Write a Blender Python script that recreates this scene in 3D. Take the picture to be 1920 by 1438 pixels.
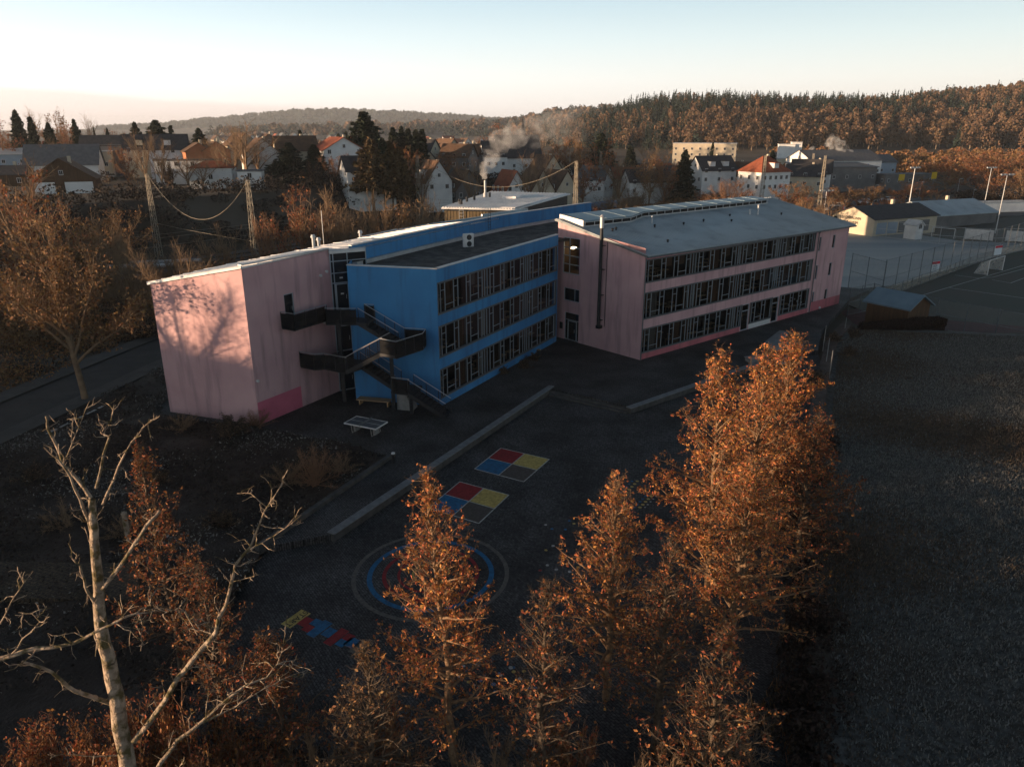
import bpy, bmesh, math, random
import numpy as np
from mathutils import Vector, Matrix

# ------------------------------------------------------------------ camera, world, sun, exposure
for o in list(bpy.data.objects): bpy.data.objects.remove(o)
SC = bpy.context.scene
COL = SC.collection
FP, PITCH, CH = 1400.0, math.radians(18.9), 21.0        # focal length in photo pixels, pitch, camera height
cam = bpy.data.cameras.new('camera'); cam.lens = FP/1920*36; cam.sensor_width = 36; cam.clip_end = 20000; cam.clip_start = 0.5
camo = bpy.data.objects.new('camera', cam); COL.objects.link(camo)
camo.location = (0, 0, CH); camo.rotation_euler = (math.pi/2-PITCH, 0, 0)
SC.camera = camo
SUN_DIR = Vector((-0.967, -0.255, 0)).normalized()
SUN_EL = math.radians(3.6)
W = bpy.data.worlds.new('World'); SC.world = W; W.use_nodes = True
nt = W.node_tree; nt.nodes.clear()
def wn(t, **k):
    n = nt.nodes.new(t)
    for a, v in k.items(): setattr(n, a, v)
    return n
sky = wn('ShaderNodeTexSky', sky_type='NISHITA', sun_disc=False)
sky.sun_elevation = SUN_EL; sky.sun_rotation = math.atan2(SUN_DIR.x, SUN_DIR.y); sky.air_density = 1.0; sky.dust_density = 1.5; sky.altitude = 200
geo = wn('ShaderNodeTexCoord'); sep = wn('ShaderNodeSeparateXYZ')
nt.links.new(geo.outputs['Generated'], sep.inputs[0])
ramp = wn('ShaderNodeValToRGB')                              # colour of the dawn sky by height above the horizon
cr = ramp.color_ramp
stops = [(0.0, (0.74, 0.67, 0.65)), (0.02, (0.79, 0.745, 0.73)), (0.055, (0.76, 0.77, 0.78)), (0.10, (0.60, 0.69, 0.74)), (0.15, (0.42, 0.55, 0.64)),
         (0.22, (0.21, 0.30, 0.385)), (0.40, (0.050, 0.082, 0.12)), (1.0, (0.015, 0.028, 0.048))]
while len(cr.elements) < len(stops): cr.elements.new(0.5)
for e, (p, c) in zip(cr.elements, stops): e.position = p; e.color = (*c, 1)
nt.links.new(sep.outputs['Z'], ramp.inputs[0])
# brighter and paler towards the sun side
dotn = wn('ShaderNodeVectorMath', operation='DOT_PRODUCT'); dotn.inputs[1].default_value = (-0.80, -0.40, -0.0)
nt.links.new(geo.outputs['Generated'], dotn.inputs[0])
mr = wn('ShaderNodeMapRange'); mr.inputs[1].default_value = -0.8; mr.inputs[2].default_value = 0.8; mr.inputs[3].default_value = 0.80; mr.inputs[4].default_value = 1.30
nt.links.new(dotn.outputs['Value'], mr.inputs[0])
mul = wn('ShaderNodeMix', data_type='RGBA', blend_type='MULTIPLY'); mul.inputs[0].default_value = 1
nt.links.new(ramp.outputs[0], mul.inputs[6]); nt.links.new(mr.outputs[0], mul.inputs[7])
# low bank of cloud at the left
mp = wn('ShaderNodeMapping'); mp.inputs['Scale'].default_value = (3, 3, 45)
nt.links.new(geo.outputs['Generated'], mp.inputs[0])
nz = wn('ShaderNodeTexNoise'); nz.inputs['Scale'].default_value = 2.2; nz.inputs['Detail'].default_value = 6
nt.links.new(mp.outputs[0], nz.inputs['Vector'])
m1 = wn('ShaderNodeMath', operation='MULTIPLY_ADD'); m1.inputs[1].default_value = 0.016; nt.links.new(nz.outputs[0], m1.inputs[0]); nt.links.new(sep.outputs['Z'], m1.inputs[2])
# top edge of the bank falls to the right
m1b = wn('ShaderNodeMath', operation='MULTIPLY_ADD'); m1b.inputs[1].default_value = 0.055; nt.links.new(sep.outputs['X'], m1b.inputs[0]); nt.links.new(m1.outputs[0], m1b.inputs[2])
cm = wn('ShaderNodeMapRange'); cm.inputs[1].default_value = 0.014; cm.inputs[2].default_value = 0.020; cm.inputs[3].default_value = 0.42; cm.inputs[4].default_value = 0.0
nt.links.new(m1b.outputs[0], cm.inputs[0])
mc = wn('ShaderNodeMix', data_type='RGBA'); mc.inputs[7].default_value = (0.62, 0.49, 0.47, 1)
nt.links.new(cm.outputs[0], mc.inputs[0]); nt.links.new(mul.outputs[2], mc.inputs[6])
bg1 = wn('ShaderNodeBackground'); bg1.inputs[1].default_value = 0.035; nt.links.new(sky.outputs[0], bg1.inputs[0])
bg2 = wn('ShaderNodeBackground'); bg2.inputs[1].default_value = 0.62; nt.links.new(mc.outputs[2], bg2.inputs[0])
ad = wn('ShaderNodeAddShader'); nt.links.new(bg1.outputs[0], ad.inputs[0]); nt.links.new(bg2.outputs[0], ad.inputs[1])
wo = wn('ShaderNodeOutputWorld'); nt.links.new(ad.outputs[0], wo.inputs[0])
sl = bpy.data.lights.new('sun', 'SUN'); sl.energy = 5.0; sl.angle = math.radians(0.5); sl.color = (1.0, 0.69, 0.43)
so = bpy.data.objects.new('sun', sl); COL.objects.link(so)
sv = Vector((SUN_DIR.x*math.cos(SUN_EL), SUN_DIR.y*math.cos(SUN_EL), math.sin(SUN_EL)))
so.rotation_euler = sv.to_track_quat('Z', 'Y').to_euler(); so.location = (-60, 0, 60)
SC.view_settings.view_transform = 'Standard'; SC.view_settings.look = 'None'; SC.view_settings.exposure = 1.10; SC.view_settings.gamma = 1
SC.cycles.max_bounces = 5; SC.cycles.diffuse_bounces = 2; SC.cycles.glossy_bounces = 3; SC.cycles.transparent_max_bounces = 24; SC.cycles.volume_bounces = 1
SC.cycles.volume_step_rate = 4; SC.cycles.use_denoising = True

# ------------------------------------------------------------------ helpers
def ray(px, py):
    x = (px-960)/FP; y = -(py-719)/FP
    return (x, math.cos(PITCH)+y*math.sin(PITCH), -math.sin(PITCH)+y*math.cos(PITCH))
def at(px, py, z=0.0):                                     # point at height z that the photo shows at (px, py)
    d = ray(px, py); t = (z-CH)/d[2]
    return (d[0]*t, d[1]*t)
def atd(px, py, y):                                        # point at distance y that the photo shows at (px, py)
    d = ray(px, py); t = y/d[1]
    return (d[0]*t, y, CH+d[2]*t)
def tag(o, label=None, cat=None, group=None, kind=None):
    if label: o['label'] = label
    if cat: o['category'] = cat
    if group: o['group'] = group
    if kind: o['kind'] = kind
    return o
def empty(name, loc=(0,0,0), rz=0.0, label=None, cat=None, group=None):
    o = bpy.data.objects.new(name, None); COL.objects.link(o); o.empty_display_size = 0.3
    o.location = (loc[0], loc[1], loc[2] if len(loc) > 2 else 0); o.rotation_euler = (0, 0, rz)
    return tag(o, label, cat, group)
def clone(o, parent=None):
    c = o.copy(); COL.objects.link(c)
    if parent is not None: c.parent = parent
    for ch in list(o.children): clone(ch, c)
    return c
ORD = ['first','second','third','fourth','fifth','sixth','seventh','eighth','ninth','tenth','eleventh','twelfth','thirteenth','fourteenth',
       'fifteenth','sixteenth','seventeenth','eighteenth','nineteenth','twentieth','twenty-first','twenty-second','twenty-third','twenty-fourth','twenty-fifth',
       'twenty-sixth','twenty-seventh','twenty-eighth','twenty-ninth','thirtieth']

def fast_mesh(name, V, Fq, mats, mi=None, smooth=False):
    """V (n,3); Fq (m,k) all faces with k corners"""
    me = bpy.data.meshes.new(name)
    V = np.asarray(V, dtype=np.float32); Fq = np.asarray(Fq, dtype=np.int32)
    m, k = Fq.shape
    me.vertices.add(len(V)); me.vertices.foreach_set('co', V.ravel())
    me.loops.add(m*k); me.loops.foreach_set('vertex_index', Fq.ravel())
    me.polygons.add(m); me.polygons.foreach_set('loop_start', np.arange(0, m*k, k, dtype=np.int32))
    for x in mats: me.materials.append(x)
    if mi is not None: me.polygons.foreach_set('material_index', np.asarray(mi, dtype=np.int32))
    if smooth: me.polygons.foreach_set('use_smooth', np.ones(m, dtype=bool))
    me.update(calc_edges=True)
    return me
def link(name, me, parent=None):
    o = bpy.data.objects.new(name, me); COL.objects.link(o)
    if parent is not None: o.parent = parent
    return o

class MB:
    def __init__(s): s.v = []; s.f = []; s.m = []; s.cm = 0
    def add(s, vs, fs):
        n = len(s.v); s.v += [tuple(v) for v in vs]; s.f += [tuple(i+n for i in f) for f in fs]; s.m += [s.cm]*len(fs)
    def quad(s, a, b, c, d): s.add([a, b, c, d], [(0, 1, 2, 3)])
    def poly(s, pts): s.add(pts, [tuple(range(len(pts)))])
    def hexa(s, b4, t4):
        s.add(list(b4)+list(t4), [(3,2,1,0),(4,5,6,7),(0,1,5,4),(1,2,6,5),(2,3,7,6),(3,0,4,7)])
    def box(s, c, d, rz=0.0):
        cx, cy, cz = c; dx, dy, dz = d[0]/2, d[1]/2, d[2]/2; ca, sa = math.cos(rz), math.sin(rz)
        q = [(-dx,-dy),(dx,-dy),(dx,dy),(-dx,dy)]; q = [(cx+x*ca-y*sa, cy+x*sa+y*ca) for x, y in q]
        s.hexa([(x, y, cz-dz) for x, y in q], [(x, y, cz+dz) for x, y in q])
    def beam(s, a, b, w, h, up=(0,0,1)):                   # rectangular bar from a to b
        a = Vector(a); b = Vector(b); d = (b-a).normalized(); u = Vector(up)
        if abs(d.dot(u)) > 0.99: u = Vector((1, 0, 0))
        r = d.cross(u).normalized(); u = r.cross(d).normalized(); r = r*w/2; u = u*h/2
        s.hexa([a-r-u, a+r-u, b+r-u, b-r-u], [a-r+u, a+r+u, b+r+u, b-r+u])
    def tube(s, a, b, r0, r1=None, n=8, cap=True):
        r1 = r0 if r1 is None else r1
        a = Vector(a); b = Vector(b); d = (b-a).normalized(); u = Vector((0,0,1)) if abs(d.z) < 0.95 else Vector((1,0,0))
        p = d.cross(u).normalized(); q = d.cross(p)
        vs = []
        for c, r in ((a, r0), (b, r1)):
            for i in range(n):
                t = 2*math.pi*i/n; vs.append(c+(p*math.cos(t)+q*math.sin(t))*r)
        fs = [(i, (i+1)%n, n+(i+1)%n, n+i) for i in range(n)]
        if cap: fs += [tuple(range(n))[::-1], tuple(range(n, 2*n))]
        s.add(vs, fs)
    def path(s, pts, r, n=6):
        for a, b in zip(pts[:-1], pts[1:]): s.tube(a, b, r, r, n)
    def prism(s, poly, z0, z1):
        n = len(poly); zb = z0 if isinstance(z0, (list, tuple)) else [z0]*n; zt = z1 if isinstance(z1, (list, tuple)) else [z1]*n
        vs = [(p[0], p[1], z) for p, z in zip(poly, zb)]+[(p[0], p[1], z) for p, z in zip(poly, zt)]
        s.add(vs, [tuple(range(n))[::-1], tuple(range(n, 2*n))]+[(i, (i+1)%n, n+(i+1)%n, n+i) for i in range(n)])
    def build(s, name, mats, parent=None, smooth=False):
        me = bpy.data.meshes.new(name); me.from_pydata([tuple(v) for v in s.v], [], s.f)
        for x in (mats if isinstance(mats, (list, tuple)) else [mats]): me.materials.append(x)
        me.polygons.foreach_set('material_index', s.m)
        if smooth: me.polygons.foreach_set('use_smooth', [True]*len(s.f))
        me.update()
        return link(name, me, parent)

# ------------------------------------------------------------------ materials
MATS = {}
def mat(name, c1, c2=None, rough=0.85, scale=1.0, detail=5, bump=0.0, bscale=None, metal=0.0, spec=0.3, stretch=None, island=0.0, transl=0.0, coord='Object', lo=0.35, hi=0.65, dirt=None, dscale=0.3, dlo=0.5, dhi=0.7, dstretch=None):
    m = bpy.data.materials.new(name); m.use_nodes = True; n = m.node_tree.nodes; l = m.node_tree.links; MATS[name] = m
    b = n['Principled BSDF']; b.inputs['Roughness'].default_value = rough; b.inputs['Metallic'].default_value = metal; b.inputs['Specular IOR Level'].default_value = spec
    tc = n.new('ShaderNodeTexCoord'); vec = tc.outputs[coord]
    def noise(sc, det, st=None):
        v = vec
        if st:
            mpn = n.new('ShaderNodeMapping'); mpn.inputs['Scale'].default_value = st; l.new(vec, mpn.inputs[0]); v = mpn.outputs[0]
        t = n.new('ShaderNodeTexNoise'); t.inputs['Scale'].default_value = sc; t.inputs['Detail'].default_value = det; l.new(v, t.inputs['Vector']); return t.outputs[0]
    col = None
    if c2:
        f = noise(scale, detail, stretch)
        r = n.new('ShaderNodeValToRGB'); r.color_ramp.elements[0].position = lo; r.color_ramp.elements[1].position = hi
        r.color_ramp.elements[0].color = (*c1, 1); r.color_ramp.elements[1].color = (*c2, 1); l.new(f, r.inputs[0]); col = r.outputs[0]
    if dirt:
        f = noise(dscale, 8, dstretch); mr_ = n.new('ShaderNodeMapRange'); mr_.inputs[1].default_value = dlo; mr_.inputs[2].default_value = dhi; l.new(f, mr_.inputs[0])
        mx = n.new('ShaderNodeMix'); mx.data_type = 'RGBA'; l.new(mr_.outputs[0], mx.inputs[0])
        if col: l.new(col, mx.inputs[6])
        else: mx.inputs[6].default_value = (*c1, 1)
        mx.inputs[7].default_value = (*dirt, 1); col = mx.outputs[2]
    if island:
        gi = n.new('ShaderNodeNewGeometry'); hs = n.new('ShaderNodeHueSaturation')
        mr2 = n.new('ShaderNodeMapRange'); mr2.inputs[3].default_value = 1-island; mr2.inputs[4].default_value = 1+island; l.new(gi.outputs['Random Per Island'], mr2.inputs[0])
        l.new(mr2.outputs[0], hs.inputs['Value'])
        mr3 = n.new('ShaderNodeMapRange'); mr3.inputs[3].default_value = 0.5-island*0.035; mr3.inputs[4].default_value = 0.5+island*0.035
        w = n.new('ShaderNodeMath'); w.operation = 'MULTIPLY'; w.inputs[1].default_value = 7.31; l.new(gi.outputs['Random Per Island'], w.inputs[0])
        fr = n.new('ShaderNodeMath'); fr.operation = 'FRACT'; l.new(w.outputs[0], fr.inputs[0]); l.new(fr.outputs[0], mr3.inputs[0]); l.new(mr3.outputs[0], hs.inputs['Hue'])
        if col: l.new(col, hs.inputs['Color'])
        else: hs.inputs['Color'].default_value = (*c1, 1)
        col = hs.outputs[0]
    if col: l.new(col, b.inputs['Base Color'])
    else: b.inputs['Base Color'].default_value = (*c1, 1)
    if bump:
        bf = noise(bscale or scale*4, 6); bn = n.new('ShaderNodeBump'); bn.inputs['Strength'].default_value = bump; bn.inputs['Distance'].default_value = 0.1
        l.new(bf, bn.inputs['Height']); l.new(bn.outputs[0], b.inputs['Normal'])
    if transl:
        tr = n.new('ShaderNodeBsdfTranslucent'); ms = n.new('ShaderNodeMixShader'); ms.inputs[0].default_value = transl
        if col: l.new(col, tr.inputs[0])
        else: tr.inputs[0].default_value = (*c1, 1)
        l.new(b.outputs[0], ms.inputs[1]); l.new(tr.outputs[0], ms.inputs[2]); l.new(ms.outputs[0], n['Material Output'].inputs[0])
    return m
def paver(name, c1, c2, cm, sx, sy, rot=0.0, bump=0.4, rough=0.75):
    m = bpy.data.materials.new(name); m.use_nodes = True; n = m.node_tree.nodes; l = m.node_tree.links; b = n['Principled BSDF']; b.inputs['Roughness'].default_value = rough
    b.inputs['Specular IOR Level'].default_value = 0.25
    tc = n.new('ShaderNodeTexCoord'); mpn = n.new('ShaderNodeMapping'); mpn.inputs['Rotation'].default_value = (0, 0, rot); l.new(tc.outputs['Object'], mpn.inputs[0])
    br = n.new('ShaderNodeTexBrick'); br.inputs['Scale'].default_value = 1; br.inputs['Brick Width'].default_value = sx; br.inputs['Row Height'].default_value = sy; br.inputs['Mortar Size'].default_value = 0.012
    br.inputs['Color1'].default_value = (*c1, 1); br.inputs['Color2'].default_value = (*c2, 1); br.inputs['Mortar'].default_value = (*cm, 1); l.new(mpn.outputs[0], br.inputs[0])
    nz = n.new('ShaderNodeTexNoise'); nz.inputs['Scale'].default_value = 0.35; nz.inputs['Detail'].default_value = 8; l.new(tc.outputs['Object'], nz.inputs['Vector'])
    mr_ = n.new('ShaderNodeMapRange'); mr_.inputs[1].default_value = 0.3; mr_.inputs[2].default_value = 0.7; mr_.inputs[3].default_value = 0.5; mr_.inputs[4].default_value = 1.6; l.new(nz.outputs[0], mr_.inputs[0])
    n2 = n.new('ShaderNodeTexNoise'); n2.inputs['Scale'].default_value = 9; n2.inputs['Detail'].default_value = 4; l.new(tc.outputs['Object'], n2.inputs['Vector'])
    mr4 = n.new('ShaderNodeMapRange'); mr4.inputs[1].default_value = 0.3; mr4.inputs[2].default_value = 0.7; mr4.inputs[3].default_value = 0.35; mr4.inputs[4].default_value = 1.75; l.new(n2.outputs[0], mr4.inputs[0])
    mm = n.new('ShaderNodeMath'); mm.operation = 'MULTIPLY'; l.new(mr_.outputs[0], mm.inputs[0]); l.new(mr4.outputs[0], mm.inputs[1])
    mx = n.new('ShaderNodeMix'); mx.data_type = 'RGBA'; mx.blend_type = 'MULTIPLY'; mx.inputs[0].default_value = 1; l.new(br.outputs[0], mx.inputs[6]); l.new(mm.outputs[0], mx.inputs[7])
    l.new(mx.outputs[2], b.inputs['Base Color'])
    bn = n.new('ShaderNodeBump'); bn.inputs['Strength'].default_value = bump; bn.inputs['Distance'].default_value = 0.02; l.new(br.outputs['Fac'], bn.inputs['Height']); bn.invert = True; l.new(bn.outputs[0], b.inputs['Normal'])
    MATS[name] = m; return m
M = MATS
mat('plaster_pink', (0.58,0.36,0.365), (0.49,0.295,0.305), scale=0.35, bump=0.15, bscale=30, dirt=(0.30,0.19,0.20), dscale=1.7, dlo=0.50, dhi=0.80, dstretch=(1,1,0.12))
mat('plaster_pink_fresh', (0.58,0.14,0.21), (0.50,0.12,0.18), scale=0.8, bump=0.1, bscale=30)
mat('plaster_pink_low', (0.52,0.15,0.17), (0.40,0.12,0.14), scale=0.5, bump=0.1, bscale=30, dirt=(0.22,0.10,0.10), dscale=1.2, dlo=0.5, dhi=0.8, dstretch=(1,1,0.2))
mat('plaster_blue', (0.050,0.225,0.46), (0.040,0.175,0.38), scale=0.35, bump=0.15, bscale=30, dirt=(0.04,0.12,0.25), dscale=1.7, dlo=0.50, dhi=0.80, dstretch=(1,1,0.12))
mat('coping_metal', (0.50,0.50,0.50), (0.40,0.41,0.42), rough=0.45, scale=1.5, metal=0.3)
mat('roof_frost', (0.82,0.80,0.78), (0.66,0.65,0.65), rough=0.6, scale=0.8, bump=0.1)
mat('window_metal', (0.34,0.38,0.42), rough=0.45, metal=0.4)
mat('window_grey', (0.10,0.105,0.11), rough=0.6)
mat('dark_metal', (0.022,0.024,0.028), (0.032,0.034,0.038), rough=0.5, scale=3, metal=0.3)
mat('rail_metal', (0.42,0.43,0.44), rough=0.35, metal=0.6)
mat('gravel_roof', (0.035,0.033,0.032), (0.11,0.10,0.095), scale=1.2, detail=10, bump=0.8, bscale=14, lo=0.4, hi=0.7)
mat('room', (0.11,0.075,0.05), (0.05,0.035,0.03), scale=0.4)
mat('room_dark', (0.02,0.02,0.02))
mat('curtain', (0.20,0.17,0.14), (0.13,0.11,0.10), scale=2, stretch=(8,8,0.3))
mat('curtain_pale', (0.42,0.40,0.38), (0.33,0.31,0.30), scale=2, stretch=(8,8,0.3))
mat('curtain_brown', (0.17,0.085,0.045), (0.12,0.06,0.035), scale=2, stretch=(8,8,0.3))
mat('table_wood', (0.38,0.24,0.12), rough=0.5)
mat('concrete', (0.27,0.26,0.25), (0.20,0.195,0.19), scale=2, bump=0.2, bscale=20)
mat('concrete_dark', (0.085,0.082,0.078), (0.05,0.048,0.046), scale=2, bump=0.3, bscale=14)
mat('steel_grey', (0.15,0.16,0.17), (0.11,0.12,0.13), rough=0.5, scale=2, metal=0.5)
mat('white_paint', (0.62,0.61,0.60), (0.52,0.51,0.50), rough=0.55, scale=2)
mat('black', (0.012,0.012,0.013), rough=0.6)
mat('bench_wood', (0.20,0.205,0.21), (0.14,0.145,0.15), rough=0.6, scale=3, stretch=(1,1,1))
mat('soil', (0.020,0.014,0.010), (0.045,0.034,0.028), scale=0.8, detail=10, bump=1.0, bscale=5)
mat('bark', (0.06,0.042,0.03), (0.11,0.08,0.055), scale=6, bump=0.6, bscale=20)
mat('bark_pale', (0.40,0.31,0.23), (0.22,0.16,0.115), scale=5, bump=1.0, bscale=11, dirt=(0.10,0.075,0.03), dscale=4, dlo=0.48, dhi=0.62)
mat('bark_tan', (0.24,0.15,0.085), (0.13,0.08,0.05), scale=6, bump=0.6, bscale=20)
mat('twig', (0.26,0.17,0.10), (0.17,0.11,0.07), scale=2)
mat('twig_red', (0.28,0.15,0.085), (0.18,0.10,0.06), scale=2)
mat('leaf_orange', (0.36,0.137,0.045), island=0.7, transl=0.25, rough=0.7)
mat('leaf_rust', (0.22,0.080,0.030), island=0.7, transl=0.25, rough=0.7)
mat('leaf_brown', (0.20,0.105,0.045), island=0.5, transl=0.2, rough=0.8)
mat('needle', (0.018,0.026,0.014), island=0.5, rough=0.8)
mat('needle_brown', (0.07,0.045,0.018), island=0.5, rough=0.8)
mat('shrub_dark', (0.046,0.033,0.025), island=0.5, rough=0.9)
mat('hedge_dark', (0.028,0.016,0.012), island=0.6, rough=0.9)
mat('forest_brown', (0.135,0.082,0.048), island=0.45, rough=0.95)
mat('forest_green', (0.016,0.027,0.021), island=0.4, rough=0.95)
mat('grass_frost', (0.155,0.148,0.136), island=0.55, rough=0.95)
mat('grass_brown', (0.105,0.078,0.056), island=0.5, rough=0.95)

def glass_mat():
    m = bpy.data.materials.new('window_glass'); m.use_nodes = True; n = m.node_tree.nodes; l = m.node_tree.links; n.remove(n['Principled BSDF'])
    t = n.new('ShaderNodeBsdfTransparent'); t.inputs[0].default_value = (0.62,0.66,0.68,1); g = n.new('ShaderNodeBsdfGlossy'); g.inputs['Roughness'].default_value = 0.03
    g.inputs[0].default_value = (0.9,0.95,1,1)
    fr = n.new('ShaderNodeFresnel'); fr.inputs[0].default_value = 1.5; ms = n.new('ShaderNodeMixShader'); l.new(fr.outputs[0], ms.inputs[0]); l.new(t.outputs[0], ms.inputs[1]); l.new(g.outputs[0], ms.inputs[2])
    l.new(ms.outputs[0], n['Material Output'].inputs[0]); MATS['glass'] = m
glass_mat()
mat('glass_dark', (0.015,0.018,0.022), rough=0.08, spec=0.6)
def net_mat(name, col, alpha, scale, rot=math.pi/4):
    m = bpy.data.materials.new(name); m.use_nodes = True; n = m.node_tree.nodes; l = m.node_tree.links
    b = n['Principled BSDF']; b.inputs['Base Color'].default_value = (*col, 1); b.inputs['Roughness'].default_value = 0.95; b.inputs['Specular IOR Level'].default_value = 0.05
    t = n.new('ShaderNodeBsdfTransparent'); ms = n.new('ShaderNodeMixShader')
    nz = n.new('ShaderNodeTexNoise'); nz.inputs['Scale'].default_value = scale; tc = n.new('ShaderNodeTexCoord'); l.new(tc.outputs['Object'], nz.inputs['Vector'])
    mr_ = n.new('ShaderNodeMapRange'); mr_.inputs[3].default_value = alpha*0.5; mr_.inputs[4].default_value = alpha*1.5; l.new(nz.outputs[0], mr_.inputs[0]); l.new(mr_.outputs[0], ms.inputs[0])
    l.new(t.outputs[0], ms.inputs[1]); l.new(b.outputs[0], ms.inputs[2]); l.new(ms.outputs[0], n['Material Output'].inputs[0]); MATS[name] = m
net_mat('wire_mesh', (0.24,0.24,0.23), 0.16, 1.5)
net_mat('wire_mesh_fine', (0.45,0.40,0.33), 0.30, 0.6)
net_mat('goal_net_mesh', (0.60,0.58,0.55), 0.38, 1.0)
net_mat('stair_mesh', (0.016,0.017,0.019), 0.86, 1.0)
paver('paving_dark', (0.060,0.058,0.057), (0.036,0.0355,0.036), (0.009,0.009,0.009), 0.24, 0.12, rot=0.98)
paver('paving_light', (0.050,0.053,0.055), (0.035,0.038,0.04), (0.014,0.014,0.014), 0.5, 0.33, rot=0.1)
paver('paving_grid', (0.055,0.038,0.024), (0.045,0.032,0.02), (0.006,0.005,0.004), 0.36, 0.22, rot=0.35, bump=1)
def pcol(name, c): mat(name, c, tuple(x*0.5 for x in c), scale=6, detail=8, rough=0.7, bump=0.4, bscale=22, lo=0.35, hi=0.75)
pcol('paint_red', (0.27,0.018,0.022)); pcol('paint_blue', (0.012,0.125,0.27)); pcol('paint_yellow', (0.52,0.38,0.11)); pcol('paint_grey', (0.085,0.07,0.06)); pcol('paint_white', (0.42,0.42,0.40)); pcol('paint_dull', (0.12,0.11,0.095))

# ------------------------------------------------------------------ terrain
def sst(a, b, x): t = np.clip((x-a)/(b-a), 0, 1); return t*t*(3-2*t)
TR0 = np.array([-57.0, 138.0]); TRD = np.array([0.612, 0.791]); TRN = np.array([-0.791, 0.612])
def track(s, q): p = TR0+TRD*s+TRN*q; return (float(p[0]), float(p[1]))
def T(x, y):
    x = np.asarray(x, float); y = np.asarray(y, float)
    q = (x-TR0[0])*TRN[0]+(y-TR0[1])*TRN[1]
    zt = 6-6*sst(-60, 50, x)                                     # the town stands on a low rise to the left
    zt = zt*(1-sst(330, 700, y)) - 2*sst(330, 700, y)
    near = -0.6-1.6*sst(34, 44, x+0.2*(90-y))*sst(70, 90, y)
    z = near*(1-sst(-24, -16, q))+(-4.0)*sst(-24, -16, q)
    z = z*(1-sst(17, 34, q))+zt*sst(17, 34, q)
    hill = sst(560, 960, y)*(8*sst(-60, 60, x)+38*sst(20, 210, x)-2*sst(330, 480, x)+20*sst(430, 760, x)) + 3.5*np.sin(x*0.011+1)*sst(600, 900, y)*sst(0, 200, x)
    z = z+hill*(1-sst(1000, 1500, y)*0.3)
    z = z+26*np.exp(-((y-2500)/520)**2)*sst(-1050, -200, x)*(1+0.25*np.sin(x*0.0041)) + 14*np.exp(-((y-2900)/500)**2)*sst(-300, 500, x)
    z = z+92*np.exp(-((y-5200)/600)**2)*(np.exp(-((x+1300)/900)**2)+0.55*np.exp(-((x+200)/1200)**2)) + 40*np.exp(-((y-6500)/600)**2)*np.exp(-((x+1800)/1500)**2)
    # unseen rise added on the left to shade yard and field, between the sun and the school
    z = z+11.2*sst(-95, -135, x)*sst(-140, -60, y)*(1-sst(60, 110, y))
    z = z+0.35*np.sin(x*0.05)*np.cos(y*0.043)*sst(110, 200, y)
    return z
def Tz(x, y): return float(T(x, y))
def ground_mesh():
    xs = np.unique(np.concatenate([np.linspace(-4200, -500, 30), np.linspace(-500, -160, 40), np.arange(-160, 181, 4.0), np.linspace(184, 700, 60), np.linspace(700, 5000, 40)]))
    ys = np.unique(np.concatenate([np.linspace(-250, -60, 16), np.arange(-60, 361, 4.0), np.linspace(366, 1100, 90), np.linspace(1110, 9000, 110)]))
    X, Y = np.meshgrid(xs, ys); Z = T(X, Y)
    V = np.stack([X.ravel(), Y.ravel(), Z.ravel()], 1); nx, ny = len(xs), len(ys)
    i = np.arange(nx-1)[None, :]+np.arange(ny-1)[:, None]*nx; i = i.ravel()
    return fast_mesh('ground', V, np.stack([i, i+1, i+1+nx, i+nx], 1), [M['terrain']], smooth=True)
mat('terrain', (0.060,0.040,0.028), (0.11,0.095,0.075), scale=0.035, detail=12, bump=0.6, bscale=0.5, dirt=(0.035,0.026,0.018), dscale=0.008, dlo=0.45, dhi=0.6, rough=1.0)
tag(link('ground', ground_mesh()), kind='structure')

# ------------------------------------------------------------------ the school
class Wall:
    """vertical plane from A to B; outward normal to the right of A->B"""
    def __init__(s, A, B):
        s.A = np.array(A, float)[:2]; s.B = np.array(B, float)[:2]; d = s.B-s.A; s.L = float(np.linalg.norm(d)); s.u = d/s.L; s.n = np.array([s.u[1], -s.u[0]])
    def P(s, t, off, z): p = s.A+s.u*t+s.n*off; return (float(p[0]), float(p[1]), z)
    def ang(s): return math.atan2(s.u[1], s.u[0])
    def bar(s, mb, s0, s1, o0, o1, z0, z1):
        b = [s.P(s0,o0,z0), s.P(s1,o0,z0), s.P(s1,o1,z0), s.P(s0,o1,z0)]; t = [(x, y, z1) for x, y, _ in b]; mb.hexa(b, t)
    def panel(s, mb, z0, zA, zB, holes=(), reveal=0.18, s0=0.0, s1=None):
        s1 = s.L if s1 is None else s1
        ss = sorted(set([s0, s1]+[h for q in holes for h in q[:2]])); top = lambda t: zA+(zB-zA)*t/s.L
        zc = sorted(set([z0]+[h for q in holes for h in q[2:]])); 
        for a, b in zip(ss[:-1], ss[1:]):
            for i, za in enumerate(zc):
                last = i == len(zc)-1
                zb1, zb2 = (top(a), top(b)) if last else (zc[i+1], zc[i+1])
                m = (a+b)/2; zm = za+0.01
                if any(h[0] <= m <= h[1] and h[2] <= zm < h[3] for h in holes): continue
                mb.quad(s.P(a,0,za), s.P(b,0,za), s.P(b,0,zb2), s.P(a,0,zb1))
        for a, b, za, zb in holes:
            r = -reveal
            mb.quad(s.P(a,0,za), s.P(a,0,zb), s.P(a,r,zb), s.P(a,r,za)); mb.quad(s.P(b,0,zb), s.P(b,0,za), s.P(b,r,za), s.P(b,r,zb))
            mb.quad(s.P(a,0,za), s.P(b,0,za), s.P(b,r,za), s.P(a,r,za)); mb.quad(s.P(b,0,zb), s.P(a,0,zb), s.P(a,r,zb), s.P(b,r,zb))

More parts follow.
